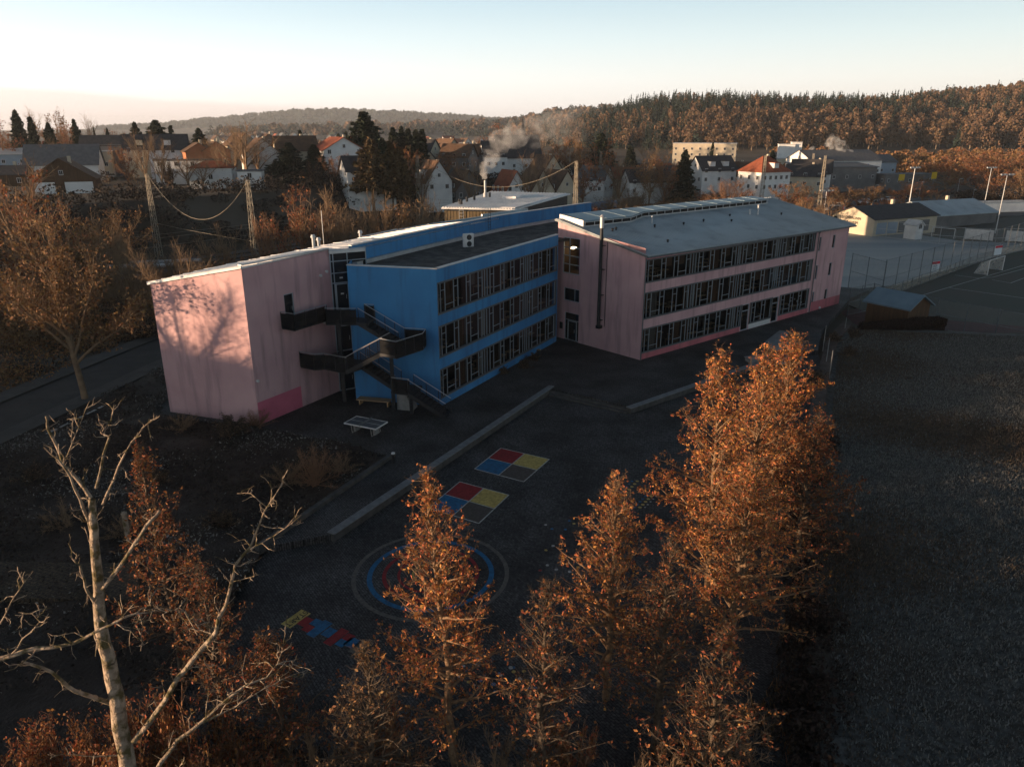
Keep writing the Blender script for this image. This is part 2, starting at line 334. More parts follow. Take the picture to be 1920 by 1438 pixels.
school = empty('school_building', (-5, 62, 0), 0, 'three-storey school with pink and bright blue rendered wings and long window bands', 'school')
school.location = (0, 0, 0)
pA, pC, pD = (-26.7,54.5), (-18.85,51.75), (-14.53,59.39); pG = (-12.95,60.35)
tall = [pG, (-9.9,66.2), (-7.0,71.8), (-4.2,77.1), (-1.4,82.0), (4.2,89.6), (10.1,97.2)]
back = [(-14.6,70.9), (-15.4,76.6), (-12.6,82.6), (-9.7,87.6), (-3.8,95.6), (2.1,103.2)]
Bl, Bc, Br = (-12.75,57.43), (-5.69,55.69), (4.6,74.86)
Fc, Ed = (12.19,68.26), (-0.664,0.748)
K = (Fc[0]+Ed[0]*11.3, Fc[1]+Ed[1]*11.3); Rd = (0.768,0.640); RL = 37.8
Rc = (Fc[0]+Rd[0]*RL, Fc[1]+Rd[1]*RL); K2 = (Rc[0]+Ed[0]*11.3, Rc[1]+Ed[1]*11.3)

def window_unit(W_, s0, s1, z0, z1, name='window', mull=(), trans=(), fr='window_metal', door=False, inset=-0.1, fw=0.07, parent=None, glass='glass'):
    mb = MB()
    W_.bar(mb, s0, s1, inset-0.03, inset+0.05, z0, z0+fw); W_.bar(mb, s0, s1, inset-0.03, inset+0.05, z1-fw, z1)
    W_.bar(mb, s0, s0+fw, inset-0.032, inset+0.052, z0+fw, z1-fw); W_.bar(mb, s1-fw, s1, inset-0.032, inset+0.052, z0+fw, z1-fw)
    for m in mull: W_.bar(mb, m-fw/2, m+fw/2, inset-0.025, inset+0.045, z0+fw, z1-fw)
    for a, b, z in trans: W_.bar(mb, a, b, inset-0.02, inset+0.04, z-fw/2, z+fw/2)
    f = mb.build(name, M[fr], parent)
    g = MB(); g.quad(W_.P(s0+.02,inset,z0+.02), W_.P(s1-.02,inset,z0+.02), W_.P(s1-.02,inset,z1-.02), W_.P(s0+.02,inset,z1-.02)); g.build('pane', M[glass], f)
    if door:
        h = MB(); h.beam(W_.P(s1-0.25,inset+.1,z0+0.9), W_.P(s1-0.25,inset+.1,z0+1.25), 0.03, 0.03); h.build('handle', M['rail_metal'], f)
    return f

def ribbon(W_, s0, s1, z0, z1, seed, lab=None, breaks=()):
    """a band of tall windows: sash columns between fixed panes, curtains behind the glass"""
    rng = random.Random(seed); ins = -0.14
    mb = MB(); fr = 0.09
    mb.cm = 0
    W_.bar(mb, s0-0.06, s1+0.06, ins-0.02, 0.05, z0-0.05, z0+0.07); W_.bar(mb, s0-0.06, s1+0.06, ins-0.02, 0.07, z1-0.07, z1+0.06)
    W_.bar(mb, s0-0.06, s0+0.03, ins-0.02, 0.05, z0+.07, z1-.07); W_.bar(mb, s1-0.03, s1+0.06, ins-0.02, 0.05, z0+.07, z1-.07)
    mb.cm = 1; w = 0.042
    pat = [('n',0.5),('s',0.62),('t',1.25),('s',0.62),('p',1.25),('s',0.62),('t',1.25),('s',0.62),('n',0.42),('n',0.42)]
    t = s0+0.03; i = 0; H_ = z1-z0; cur = []
    while t < s1-0.25:
        k, wd = pat[i % len(pat)]; i += 1
        wd *= rng.uniform(0.97, 1.03); e = min(t+wd, s1-0.03)
        W_.bar(mb, e-w/2, e+w/2, ins-0.03, ins+0.05, z0+.07, z1-.07)
        if k == 's': W_.bar(mb, t+w/2, e-w/2, ins-0.02, ins+0.045, z0+H_*0.72-w/2, z0+H_*0.72+w/2)
        if k == 't': W_.bar(mb, t+w/2, e-w/2, ins-0.02, ins+0.045, z0+H_*0.22-w/2, z0+H_*0.22+w/2)
        r = rng.random()
        if k in 'nn' or r < 0.46: cur.append((t+0.03, e-0.03, rng.choice(['curtain','curtain_brown','curtain_brown','curtain','curtain_pale'] if k == 'n' else ['curtain_brown','curtain','curtain_brown']), rng.choice([1,1,0.72,0.5])))
        t = e
    f = mb.build('window_band', [M['window_grey'], M['window_metal']], school)
    if lab: f['label'] = lab
    g = MB(); g.quad(W_.P(s0,ins,z0), W_.P(s1,ins,z0), W_.P(s1,ins,z1), W_.P(s0,ins,z1)); g.build('pane', M['glass'], f)
    names = sorted(set(c[2] for c in cur)); c_ = MB()
    for a, b, nme, fr_ in cur:
        c_.cm = names.index(nme); n = max(2, int((b-a)/0.11)); zt, zb = z1-0.05, z1-(z1-z0)*fr_+0.05
        for j in range(n):
            a1, b1 = a+(b-a)*j/n, a+(b-a)*(j+1)/n; o1, o2 = (-0.42, -0.36) if j % 2 else (-0.36, -0.42)
            c_.quad(W_.P(a1,o1,zb), W_.P(b1,o2,zb), W_.P(b1,o2,zt), W_.P(a1,o1,zt))
    if cur: c_.build('curtain', [M[x] for x in names], f)
    return f
def rooms(W_, s0, s1, levels, seed, depth=4.2):
    """floors, back walls and cross walls behind the glass, with a few desks"""
    rng = random.Random(seed); mb = MB()
    for z in levels:
        W_.bar(mb, s0, s1, -depth, -0.25, z-0.28, z-0.02)
    mb.cm = 1
    W_.bar(mb, s0, s1, -depth-0.1, -depth, levels[0], levels[-1])
    for i in range(5): t = s0+(s1-s0)*i/4; W_.bar(mb, t-0.07, t+0.07, -depth, -0.45, levels[0], levels[-1]-0.3)
    mb.build('room_interior', [M['room_dark'], M['room']], school)
    d = MB()
    for z in levels[:-1]:
        for k in range(int((s1-s0)/2.1)):
            t = s0+1+k*2.1+rng.uniform(-.3,.3)
            for o in (-1.1, -2.3, -3.4):
                if rng.random() < 0.75: W_.bar(d, t, t+1.25, o-0.55, o, z+0.70, z+0.74); W_.bar(d, t+.1, t+.14, o-.5, o-.46, z, z+.7); W_.bar(d, t+1.1, t+1.14, o-.5, o-.46, z, z+.7)
    d.build('desks', M['table_wood'], school)

# pink end block and the long bar behind
WA, WC = Wall(pA, pC), Wall(pC, pD)
mb = MB(); WA.panel(mb, -0.6, 10.1, 11.7); o_ = mb.build('wall', M['plaster_pink'], school); o_['label'] = 'pink gable wall with a tree shadow on it'
mb = MB(); WC.panel(mb, -0.6, 11.7, 11.9, holes=[(3.62,4.62,6.95,9.2)]); WC.bar(mb, 0.0, 0.02, -0.01, 0.0, 0, 1)
mb.cm = 1; WC.bar(mb, 0.04, 4.45, 0.004, 0.012, 0.02, 1.75)
mb.build('wall', [M['plaster_pink'], M['plaster_pink_fresh']], school)['label'] = 'shaded pink wall with a bright pink repainted patch at its foot'
window_unit(WC, 3.62, 4.62, 6.95, 9.2, 'door', parent=school, glass='glass_dark', door=True)
mb = MB()
bk = [pA]+back
for a, b in zip(bk[:-1], bk[1:]): mb.quad((*a,-0.6), (*a,9.95), (*b,9.95), (*b,-0.6))
mb.quad((*back[-1],-0.6), (*back[-1],10.1), (*tall[-1],12), (*tall[-1],-0.6))
mb.build('wall', M['plaster_blue'], school)['label'] = 'rear blue wall of the long bar behind'
# glazed stair hall between pink and blue
WG = Wall(pD, (-11.9,60.95))
lv = [0, 2.3, 3.46, 5.8, 6.92, 9.15, 9.95, 10.9, 11.85]
f = window_unit(WG, 0, WG.L, 0, 11.85, 'stair_hall_glazing', mull=(0.28, 1.45), trans=[(0.0, WG.L, z) for z in lv[1:-1]], parent=school, glass='glass_dark', inset=0)
for z in (0.05, 3.48, 6.94): window_unit(WG, 0.32, 1.38, z, z+2.15, 'door', parent=school, glass='glass_dark', inset=0.08, door=True)
for z in (9.5, 8.2):
    mb = MB(); WG.bar(mb, 0.7, 0.95, 0.06, 0.12, z, z+0.12); mb.build('exit_sign', M['white_paint'], school)
mb = MB(); WG.bar(mb, -0.05, WG.L-0.15, -0.1, 0.3, 11.55, 11.78); mb.build('fascia', M['white_paint'], school)
# tall blue wall rising above the flat roof
mb = MB()
for a, b in zip(tall[:-1], tall[1:]):
    w = Wall(a, b); mb.quad(w.P(0,0,0), w.P(w.L,0,0), w.P(w.L,0,12), w.P(0,0,12)); mb.quad(w.P(0,-.25,10), w.P(0,-.25,12), w.P(w.L,-.25,12), w.P(w.L,-.25,10))
w = Wall(tall[-2], tall[-1]); mb.quad(w.P(w.L,0,0), w.P(w.L,-.25,0), w.P(w.L,-.25,12), w.P(w.L,0,12))
mb.build('wall', M['plaster_blue'], school)['label'] = 'tall blue wall rising above the flat gravel roof'
mb = MB()
for a, b in zip(tall[:-1], tall[1:]): w = Wall(a, b); w.bar(mb, 0, w.L, -0.3, 0.06, 12.0, 12.07)
w = Wall(pC, pD); w.bar(mb, -.05, w.L, -0.25, 0.1, 11.93, 12.0)
mb.build('coping', M['coping_metal'], school)
# mono-pitch roof of the long bar, low at the back
fr = [pC, pD]+tall[:5]; zf = [11.82, 11.95, 11.8, 11.8, 11.8, 11.8, 11.8]; bkr = [pA, (-23.6,58.9), (-19.8,64.2)]+back[:4]
def zback(p):                                                # height of the rear roof edge over plan point p
    z = 10.8
    for _ in range(6):
        d = p[1]*math.cos(PITCH)-(z-CH)*math.sin(PITCH); py = float(np.interp(960+FP*p[0]/d, [278,440,584,705,919], [529,492,465,440,401])); z = atd(0, py, p[1])[2]
    return z
mb = MB()
for i in range(len(fr)-1):
    a, b, c, d = fr[i], fr[i+1], bkr[i+1], bkr[i]; za, zb = zf[i], zf[i+1]; zc, zd = zback(c), (10.25 if i == 0 else zback(d))
    mb.hexa([(*a,za-.14),(*b,zb-.14),(*c,zc-.14),(*d,zd-.14)], [(*a,za),(*b,zb),(*c,zc),(*d,zd)])
    for k in range(1, 6):
        t = k/6; p = (a[0]+(b[0]-a[0])*t, a[1]+(b[1]-a[1])*t); q = (d[0]+(c[0]-d[0])*t, d[1]+(c[1]-d[1])*t)
        mb.beam((*p, za+(zb-za)*t+.02), (*q, zd+(zc-zd)*t+.02), 0.03, 0.05)
# projecting verge over the sunlit gable
wv = Wall(pA, pC); mb.hexa([wv.P(-.15,0,10.05), wv.P(wv.L+.1,0,11.75), wv.P(wv.L+.1,.16,11.75), wv.P(-.15,.16,10.05)], [wv.P(-.15,0,10.28), wv.P(wv.L+.1,0,11.9), wv.P(wv.L+.1,.16,11.9), wv.P(-.15,.16,10.28)])
mb.build('roof', M['roof_frost'], school)['label'] = 'frost-white sunlit metal roof of the pink block'
mb = MB()                                                     # low rail and rear parapet of the bar roof
for a, b in zip(back[1:-1], back[2:]):
    w = Wall(a, b); w.bar(mb, 0, w.L, -0.1, 0.1, zback(a)-.3, zback(a)+.12)
mb.build('parapet', M['coping_metal'], school)
for px, py, h in ((588,458,.9), (598,459,.7), (676,447,.8)):
    x, y = at(px, py, 10.9); v = MB(); v.tube((x,y,10.4), (x,y,10.6+h), .14, n=10); v.tube((x,y,10.6+h), (x,y,10.85+h), .24, .16, n=10); v.build('roof_vent', M['coping_metal'], school)
v = MB(); x, y = at(607,455,10.9); v.tube((x,y,10.4), (x,y,13.8), .03); v.build('aerial', M['rail_metal'], school)
# blue wing
WE, WB = Wall(Bl, Bc), Wall(Bc, Br)
mb = MB(); WE.panel(mb, -0.6, 10.95, 10.95); WE.bar(mb, 0, 0.01, -0.01, 0, 0, 1)
wl = Wall(pG, Bl); mb.quad(wl.P(0,0,-.6), wl.P(wl.L,0,-.6), wl.P(wl.L,0,10.95), wl.P(0,0,10.95))
mb.build('wall', M['plaster_blue'], school)['label'] = 'blue end wall behind the steel stairs'
bands = [(0.65,3.0), (4.0,6.48), (7.45,9.87)]
mb = MB(); WB.panel(mb, -0.6, 10.95, 10.95, holes=[(0.12, 21.45, a, b) for a, b in bands])
mb.quad(WB.P(WB.L,0,-.6), WB.P(WB.L+.01,0,-.6), WB.P(WB.L+.01,0,10.9), WB.P(WB.L,0,10.9))
mb.build('wall', M['plaster_blue'], school)['label'] = 'long blue wall with three bands of windows'
for i, (a, b) in enumerate(bands): ribbon(WB, 0.12, 21.45, a, b, 11+i, ['ground', 'first', 'second'][i]+'-floor window band of the blue wing')
rooms(WB, 0.2, 21.4, [0.0, 3.4, 6.9, 10.3], 3)
mb = MB(); mb.prism([(-12.5,57.6), (-5.85,55.95), (4.45,75.0), (5.8,75.9), (5.0,76.9), (6.6,92.3)]+[(x_-.1, y_+.1) for x_, y_ in tall[::-1][1:]], 10.2, 10.45); mb.build('roof', M['gravel_roof'], school)['label'] = 'flat dark gravel roof of the blue wing'
mb = MB()
for w, e in ((WE,0), (WB,0.0)): w.bar(mb, -0.02, w.L+0.06, -0.32, 0.05, 10.95, 11.02)
for w in (WE, WB): w.bar(mb, 0.3, w.L, -0.3, -0.27, 10.4, 10.95)
for a, b in zip(tall[:-1], tall[1:]): w = Wall(a, b); w.bar(mb, 0, w.L, 0.0, 0.5, 10.45, 10.72); w.bar(mb, 0, w.L, 0.46, .52, 10.72, 10.76)
mb.build('coping', M['coping_metal'], school)
mb = MB(); w = Wall(tall[3], tall[4])
for s in (0.0, 0.5): mb.beam(w.P(3.2+s,.12,10.5), w.P(3.2+s,.12,13.0), .04, .04)
for i in range(8): mb.beam(w.P(3.2,.12,10.7+i*.3), w.P(3.7,.12,10.7+i*.3), .03, .03)
mb.build('roof_ladder', M['dark_metal'], school)
x, y = at(878,452,11.0); b = MB(); a_ = math.radians(30); b.box((x,y,11.05), (.95,.40,1.25), a_)
b.cm = 1; ca, sa = math.cos(a_), math.sin(a_)
for dz in (-.3, .3): b.tube((x+.2*sa, y-.2*ca, 11.05+dz), (x+.225*sa, y-.225*ca, 11.05+dz), .25, n=16)
b.box((x,y,10.44), (1.1,.5,.06), a_)
ac = b.build('air_conditioner', [M['white_paint'], M['dark_metal']]); tag(ac, 'white air conditioning unit with two fans standing on the gravel roof', 'air conditioner')
# right pink wing
WL, WF = Wall(K, Fc), Wall(Fc, Rc)
k = 11.3
door = (k-10.15, k-8.1, 0.0, 2.95); lw = (k-10.3, k-8.1, 4.15, 5.5); tg = (k-10.55, k-8.2, 6.95, 10.6)
mb = MB(); WL.panel(mb, -0.6, 12.0, 9.83, holes=[door, lw, tg])
WL.bar(mb, -0.02, 0, -0.02, -0.01, 0, 1)
mb.build('wall', M['plaster_pink'], school)['label'] = 'tall pink side wall with the flue pipe and entrance'
f = window_unit(WL, tg[0], tg[1], tg[2], tg[3], 'stair_window', mull=(tg[0]+0.9,), trans=[(tg[0],tg[1],z) for z in (7.9,8.75,9.6)], parent=school, fw=.09)
window_unit(WL, lw[0], lw[1], lw[2], lw[3], 'window', mull=(lw[0]+1.5,), parent=school, glass='glass_dark')
window_unit(WL, door[0], door[1], door[2], door[3], 'door', mull=(), trans=[(door[0],door[1],2.15)], parent=school, glass='glass_dark', door=True, inset=-.15)
window_unit(WL, door[0]+.55, door[1]-.25, 0.05, 2.12, 'door', parent=school, glass='glass_dark', door=True, inset=-.02)
mb = MB(); WL.bar(mb, tg[0], tg[1]+.5, -2.6, -2.5, 6.5, 11); WL.bar(mb, tg[0]-.3, tg[1]+.5, -2.6, -.3, 6.7, 6.9); WL.bar(mb, tg[0]-.4, tg[0]-.3, -2.6, -.3, 6.5, 11.2); mb.build('stair_hall_interior', M['room'], school)
mb = MB(); WL.bar(mb, tg[0]+.25, tg[0]+.75, -1.2, -.7, 9.35, 9.5)
ml = bpy.data.materials.new('lamp_glow'); ml.use_nodes = True; ml.node_tree.nodes['Principled BSDF'].inputs['Emission Color'].default_value = (1,.72,.42,1); ml.node_tree.nodes['Principled BSDF'].inputs['Emission Strength'].default_value = 6
mb.build('ceiling_lamp', ml, school)
mb = MB(); WL.bar(mb, door[0]-.62, door[0]-.2, 0.01, .05, 1.05, 1.75); mb.build('notice_board', M['black'], school)
v = MB(); v.tube(WL.P(k-5.05,.42,2.4), WL.P(k-5.05,.42,12.6), .16, n=14); v.cm = 1; v.tube(WL.P(k-5.05,.42,12.0), WL.P(k-5.05,.42,13.0), .2, n=14); v.tube(WL.P(k-5.05,.42,13.05), WL.P(k-5.05,.42,13.25), .3,.05, n=14); v.cm = 0
for z in (3, 5.5, 8, 10.3): WL.bar(v, k-5.3, k-4.8, 0, .4, z, z+.06)
v.box(WL.P(k-5.05,.3,2.35), (.45,.5,.3), WL.ang())
v.build('flue_pipe', [M['dark_metal'], M['coping_metal']], school)
v = MB(); v.tube(WL.P(k-4.55,.08,2.4), WL.P(k-4.55,.08,11), .03, n=6); v.build('cable_pipe', M['dark_metal'], school)
# long window wall
gz = lambda s: 0.0 if s < 22 else -1.0*(s-22)/(RL-22)
hol = [(0.15,30.0,7.40,9.50), (0.15,30.0,3.95,6.42), (0.15,16.3,0.62,2.95), (16.45,17.85,0.02,2.95), (17.95,22.2,0.62,2.95), (22.35,23.65,0.02,2.95), (23.8,30.0,0.62,2.95)]
slit = [(34.1,34.75,7.3,8.9), (34.1,34.75,3.95,5.55), (33.9,34.55,0.85,2.35), (36.0,36.9,-1.0,1.05)]
slit2 = [(31.0,31.45,7.2,8.9), (31.0,31.45,3.85,5.6), (31.0,31.45,.7,2.4)]
mb = MB(); WF.panel(mb, -1.6, 9.83, 9.65, holes=hol+slit+slit2)
mb.cm = 1; WF.bar(mb, 0.1, 16.3, .004, .012, -.02, .55); WF.bar(mb, 23.8, 30.3, .004, .012, -1.2, .55)
mb.cm = 2; WF.bar(mb, 17.95, 22.2, .004, .014, .04, .55)
mb.cm = 3; WF.bar(mb, 0.0, 30.3, .004, .010, 9.60, 9.68)
mb.cm = 1; WF.bar(mb, 30.6, RL-.05, .004, .012, -1.55, 1.15)
mb.quad(WF.P(RL,0,-1.6), (*K2,-1.6), (*K2,12), WF.P(RL,0,9.65)); mb.quad((*K2,-1.6), (*K,-.6), (*K,12), (*K2,12))
mb.build('wall', [M['plaster_pink'], M['plaster_pink_low'], M['white_paint'], M['plaster_pink_fresh']], school)['label'] = 'long pink wall with three bands of windows'
for i, (s0, s1, a, b) in enumerate([hol[0], hol[1], hol[2], hol[4], hol[6]]): ribbon(WF, s0, s1, a, b, 21+i)
for h in (hol[3], hol[5]):
    window_unit(WF, h[0], h[1], h[2], h[3], 'door', trans=[(h[0],h[1],2.2)], parent=school, door=True, fw=.09)
for h in slit+slit2: window_unit(WF, h[0], h[1], h[2], h[3], 'door' if h is slit[3] else 'window', parent=school, glass='glass_dark')
rooms(WF, 0.2, 30.2, [0.0, 3.4, 6.9, 9.9], 5)
mb = MB()
for (s, z, r) in [(26.2,1.5,.14),(26.6,1.9,.12),(27.0,1.4,.15),(28.0,1.7,.13),(28.3,1.2,.14),(28.7,1.9,.13),(29.0,1.4,.12),(27.4,2.0,.1),(25.0,1.1,.12),(28.5,2.2,.1)]:
    mb.tube(WF.P(s,-.20,z), WF.P(s,-.19,z), r, n=8)
mb.build('paper_flowers', M['white_paint'], school)
# roof of the right wing: mono-pitch falling to the front, standing seams, raised strip along the ridge
slope = (12.0-9.83)/11.3
def RP(s, d, h=0.0):                                         # s along the front, d up the slope
    return (Fc[0]+Rd[0]*s+Ed[0]*d, Fc[1]+Rd[1]*s+Ed[1]*d, 9.98+slope*d+h-0.2*s/RL*(1-d/11.3))
mat('roof_sheet', (0.36,0.405,0.43), (0.29,0.33,0.355), rough=0.5, scale=0.25, metal=0.2, dirt=(0.22,0.24,0.255), dscale=0.5, dlo=0.52, dhi=0.85, dstretch=(1,1,1))
mb = MB(); mb.hexa([RP(-.25,-.45), RP(RL+.6,-.45), RP(RL+.6,11.45), RP(-.25,11.45)], [RP(-.25,-.45,.12), RP(RL+.6,-.45,.12), RP(RL+.6,11.45,.12), RP(-.25,11.45,.12)])
n = int((RL+.85)/.42)
for i in range(n+1): s = -.25+i*.42; mb.beam(RP(s,-.43,.145), RP(s,11.4,.145), .035, .05)
mb.build('roof', M['roof_sheet'], school)['label'] = 'grey-blue standing seam roof sloping to the front'
g = MB(); g.beam(RP(-.25,-.52,-.02), RP(RL+.6,-.52,-.02), .16, .14); g.beam(RP(-.31,-.5,.03), RP(-.31,11.45,.03), .1, .16)
g.tube(WF.P(30.55,.12,9.6), WF.P(30.55,.12,-1.1), .06, n=8); g.tube(WF.P(0.0,.14,9.7), WF.P(0.0,.14,0), .06, n=8); g.tube(WF.P(30.55,.4,9.75), WF.P(30.55,.12,9.4), .06, n=8)
g.build('gutter', M['steel_grey'], school)
mat('ridge_sheet', (0.20,0.27,0.31), (0.15,0.21,0.25), rough=0.4, scale=0.6, metal=0.3)
mb = MB()
SR = RL-3.2
segs = [(0.2,8.8),(8.8,8.8),(11.2,9.6),(RL-3,9.6)]            # inner edge of the raised strip narrows
pts_in = [(0.6,8.3),(7.6,8.3),(10.6,9.3),(SR,9.3)]; 
for (s0,d0),(s1,d1) in zip(pts_in[:-1], pts_in[1:]):
    mb.hexa([RP(s0,d0,.62), RP(s1,d1,.62), RP(s1,11.7,.30), RP(s0,11.7,.30)], [RP(s0,d0,.74), RP(s1,d1,.74), RP(s1,11.7,.42), RP(s0,11.7,.42)])
for i in range(12): s = 1+i*2.84; d0 = float(np.interp(s, [a for a, b in pts_in], [b for a, b in pts_in])); mb.beam(RP(s,d0,.745), RP(s,11.7,.425), .03, .02)
mb.cm = 1
mb.hexa([RP(.45,8.3,.1), RP(.6,8.3,.1), RP(.6,11.6,.1), RP(.45,11.6,.1)], [RP(.45,8.3,.78), RP(.6,8.3,.78), RP(.6,11.6,.5), RP(.45,11.6,.5)])
for (s0,d0),(s1,d1) in zip(pts_in[:-1], pts_in[1:]):
    mb.beam(RP(s0,d0,.18), RP(s1,d1,.18), .08, .12); mb.beam(RP(s0,d0-.05,.60), RP(s1,d1-.05,.60), .08, .05)
i = 0; s = .7
while s < SR: d0 = float(np.interp(s, [a for a, b in pts_in], [b for a, b in pts_in])); mb.beam(RP(s,d0,.15), RP(s,d0,.62), .06, .06); s += 1.35
mb.cm = 2
for (s0,d0),(s1,d1) in zip(pts_in[:-1], pts_in[1:]): mb.hexa([RP(s0,d0+.25,.12), RP(s1,d1+.25,.12), RP(s1,d1+.3,.12), RP(s0,d0+.3,.12)], [RP(s0,d0+.25,.62), RP(s1,d1+.25,.62), RP(s1,d1+.3,.62), RP(s0,d0+.3,.62)])
mb.build('ridge_skylight', [M['ridge_sheet'], M['coping_metal'], M['black']], school)
for px, py, h in ((1075+6,468,.18),(1150,449,.16),(1270,418,.16),(1318,407,.16),(1204,439,.16),(1366,411,.16),(1500,398,.16),(1205,461,.16),(1385,437,.16)): pass
rng = random.Random(4)
for s, d, h, r in ((2.6,6.4,.2,.16),(3.3,6.6,.2,.16),(5.5,1.9,.2,.14),(8.5,6.0,.25,.14),(9.5,7.2,.7,.12),(13,5.8,.2,.14),(16.6,5.9,.25,.14),(22.5,6.6,.2,.14),(20.5,5.0,.2,.14),(27.4,6.1,1.1,.17),(26.2,6.4,.55,.14),(31,5.2,.2,.14)):
    v = MB(); a = RP(s,d,.1); v.tube(a, (a[0],a[1],a[2]+h), r*.6, n=10); v.tube((a[0],a[1],a[2]+h), (a[0],a[1],a[2]+h+.12), r*1.1, r*.5, n=10)
    v.build('roof_vent', M['dark_metal' if h < .5 else 'coping_metal'], school)
# small lamps on the pink wall
for s, z in ((7.6,10.0),(8.3,10.2),(7.6,6.2),(7.6,2.6),(.25,3.4)):
    v = MB(); v.tube(WC.P(s,0,z), WC.P(s,.14,z), .11, n=10); v.build('wall_lamp', M['white_paint'], school)
v = MB(); v.tube(WF.P(33,0,.2), WF.P(33,.16,.2), .14, n=10); v.box(WF.P(33,.1,-.2), (.3,.2,.14), WF.ang()); v.build('wall_lamp', M['white_paint'], school)

# ------------------------------------------------------------------ steel outside stairs
st = empty('outside_staircase', (0,0,0), 0, 'black steel fire stairs with mesh balustrades against the blue end wall', 'staircase')
S = Wall(Bl, Bc)
def landing(pts, z, name='landing', rails=(), drop=0.22):
    mb = MB(); mb.prism(pts, z-drop, z); o = mb.build(name, M['dark_metal'], st)
    for a, b in rails: balustrade((*a, z), (*b, z), o)
    return o
def balustrade(a, b, par, h=1.08, solid=True, top=True):
    a = Vector(a); b = Vector(b); L = (b-a).length; n = max(1, int(L/0.9)); mb = MB()
    for i in range(n+1):
        p = a.lerp(b, i/n); mb.beam(p-Vector((0,0,.1)), p+Vector((0,0,h)), .045, .045)
    if solid:
        mb.cm = 1; dn = (b-a).normalized(); nn = Vector((dn.y, -dn.x, 0))*.006
        q = [a-nn, b-nn, b+nn, a+nn]; mb.hexa([p+Vector((0,0,-.15)) for p in q], [p+Vector((0,0,h-.08)) for p in q]); mb.cm = 0
    else:
        for k in range(1, 9): mb.beam(a+Vector((0,0,k*h/9)), b+Vector((0,0,k*h/9)), .018, .018)
    mb.cm = 2
    if top: mb.tube(a+Vector((0,0,h+.03)), b+Vector((0,0,h+.03)), .028, n=6)
    mb.build('balustrade', [M['dark_metal'], M['stair_mesh'], M['rail_metal']], par)
def flight(s0, z0, s1, z1, o0, o1, rails=True, closed=()):
    mb = MB(); n = max(3, int(abs(z1-z0)/0.173)); 
    for i in range(n):
        t = (i+.5)/n; s = s0+(s1-s0)*t; z = z0+(z1-z0)*t
        S.bar(mb, s-.16, s+.16, o0+.03, o1-.03, z-.04, z)
    for o in (o0, o1): mb.beam(S.P(s0,o,z0-.12), S.P(s1,o,z1-.12), .05, .3)
    mb.hexa([S.P(s0,o0,z0-.24), S.P(s1,o0,z1-.24), S.P(s1,o1,z1-.24), S.P(s0,o1,z0-.24)], [S.P(s0,o0,z0-.21), S.P(s1,o0,z1-.21), S.P(s1,o1,z1-.21), S.P(s0,o1,z0-.21)])
    f = mb.build('flight', M['dark_metal'], st)
    for o in (o0, o1): balustrade(S.P(s0,o,z0), S.P(s1,o,z1), f, solid=False)
    return f
q2 = lambda s, o: S.P(s, o, 0)[:2]
wq = lambda s, o: WC.P(s, o, 0)[:2]
# upper walkway from the pink-wall door to the stair hall
landing([wq(3.1,.05), wq(3.1,1.35), wq(6.6,1.35), q2(-1.0,2.15), q2(1.3,1.65), q2(2.1,1.6), q2(2.1,.1), q2(0,.1), WC.P(8.6,.05,0)[:2]], 6.9,
        rails=[(wq(3.1,.05), wq(3.1,1.35)), (wq(3.1,1.35), wq(6.6,1.35)), (wq(6.6,1.35), q2(-1.0,2.15)), (q2(-1.0,2.15), q2(1.3,1.65)), (q2(1.3,.12), q2(2.1,.12))])
flight(1.4, 6.9, 4.6, 5.2, .2, 1.5)
landing([q2(3.9,3.55), q2(5.4,3.95), q2(6.5,1.3), q2(6.3,.12), q2(4.5,.12), q2(4.4,1.6)], 5.2, rails=[(q2(3.95,3.5), q2(5.4,3.95)), (q2(5.4,3.95), q2(6.5,1.35)), (q2(6.5,1.35), q2(6.3,.12)), (q2(4.6,.12), q2(6.3,.12))])
flight(4.0, 5.2, 0.9, 3.46, 1.75, 3.2)
landing([wq(4.6,.05), wq(4.6,1.5), q2(-1.2,2.6), q2(1.0,3.2), q2(1.6,1.7), q2(1.6,.1), q2(0,.1), WC.P(8.6,.05,0)[:2]], 3.44,
        rails=[(wq(4.6,.05), wq(4.6,1.5)), (wq(4.6,1.5), q2(-1.2,2.6)), (q2(-1.2,2.6), q2(1.0,3.2))])
flight(1.4, 3.44, 4.2, 1.75, .3, 1.6)
landing([q2(4.0,.3), q2(4.0,2.1), q2(5.6,2.2), q2(5.9,1.0), q2(5.9,.3)], 1.75, rails=[(q2(4.1,2.1), q2(5.6,2.2))])
flight(5.5, 1.75, 8.5, 0.05, 1.0, 2.3)
for s, o, z in ((-.66,.75,6.7), (4.04,1.76,5.0), (5.6,2.0,1.6)):
    mb = MB(); mb.beam(S.P(s,o,-.1), S.P(s,o,z), .26, .26); mb.build('column', M['dark_metal'], st)
mb = MB(); mb.hexa([S.P(4.2,.4,0), S.P(5.5,.4,0), S.P(5.5,1.5,0), S.P(4.2,1.5,0)], [S.P(4.2,.4,1.35), S.P(5.0,.4,1.35), S.P(5.0,1.5,1.35), S.P(4.2,1.5,1.35)])
tag(mb.build('plinth_block', M['concrete']), 'pale concrete block under the lowest stair flight', 'block')
mb = MB(); mb.prism([q2(.6,.5), q2(.6,1.3), q2(3.4,1.3), q2(3.4,.5)], .42, .48)
for s in (.8, 3.2): S.bar(mb, s, s+.1, .6, 1.2, 0, .42)
tag(mb.build('wooden_bench', M['table_wood']), 'dark wooden bench under the steel stairs', 'bench')

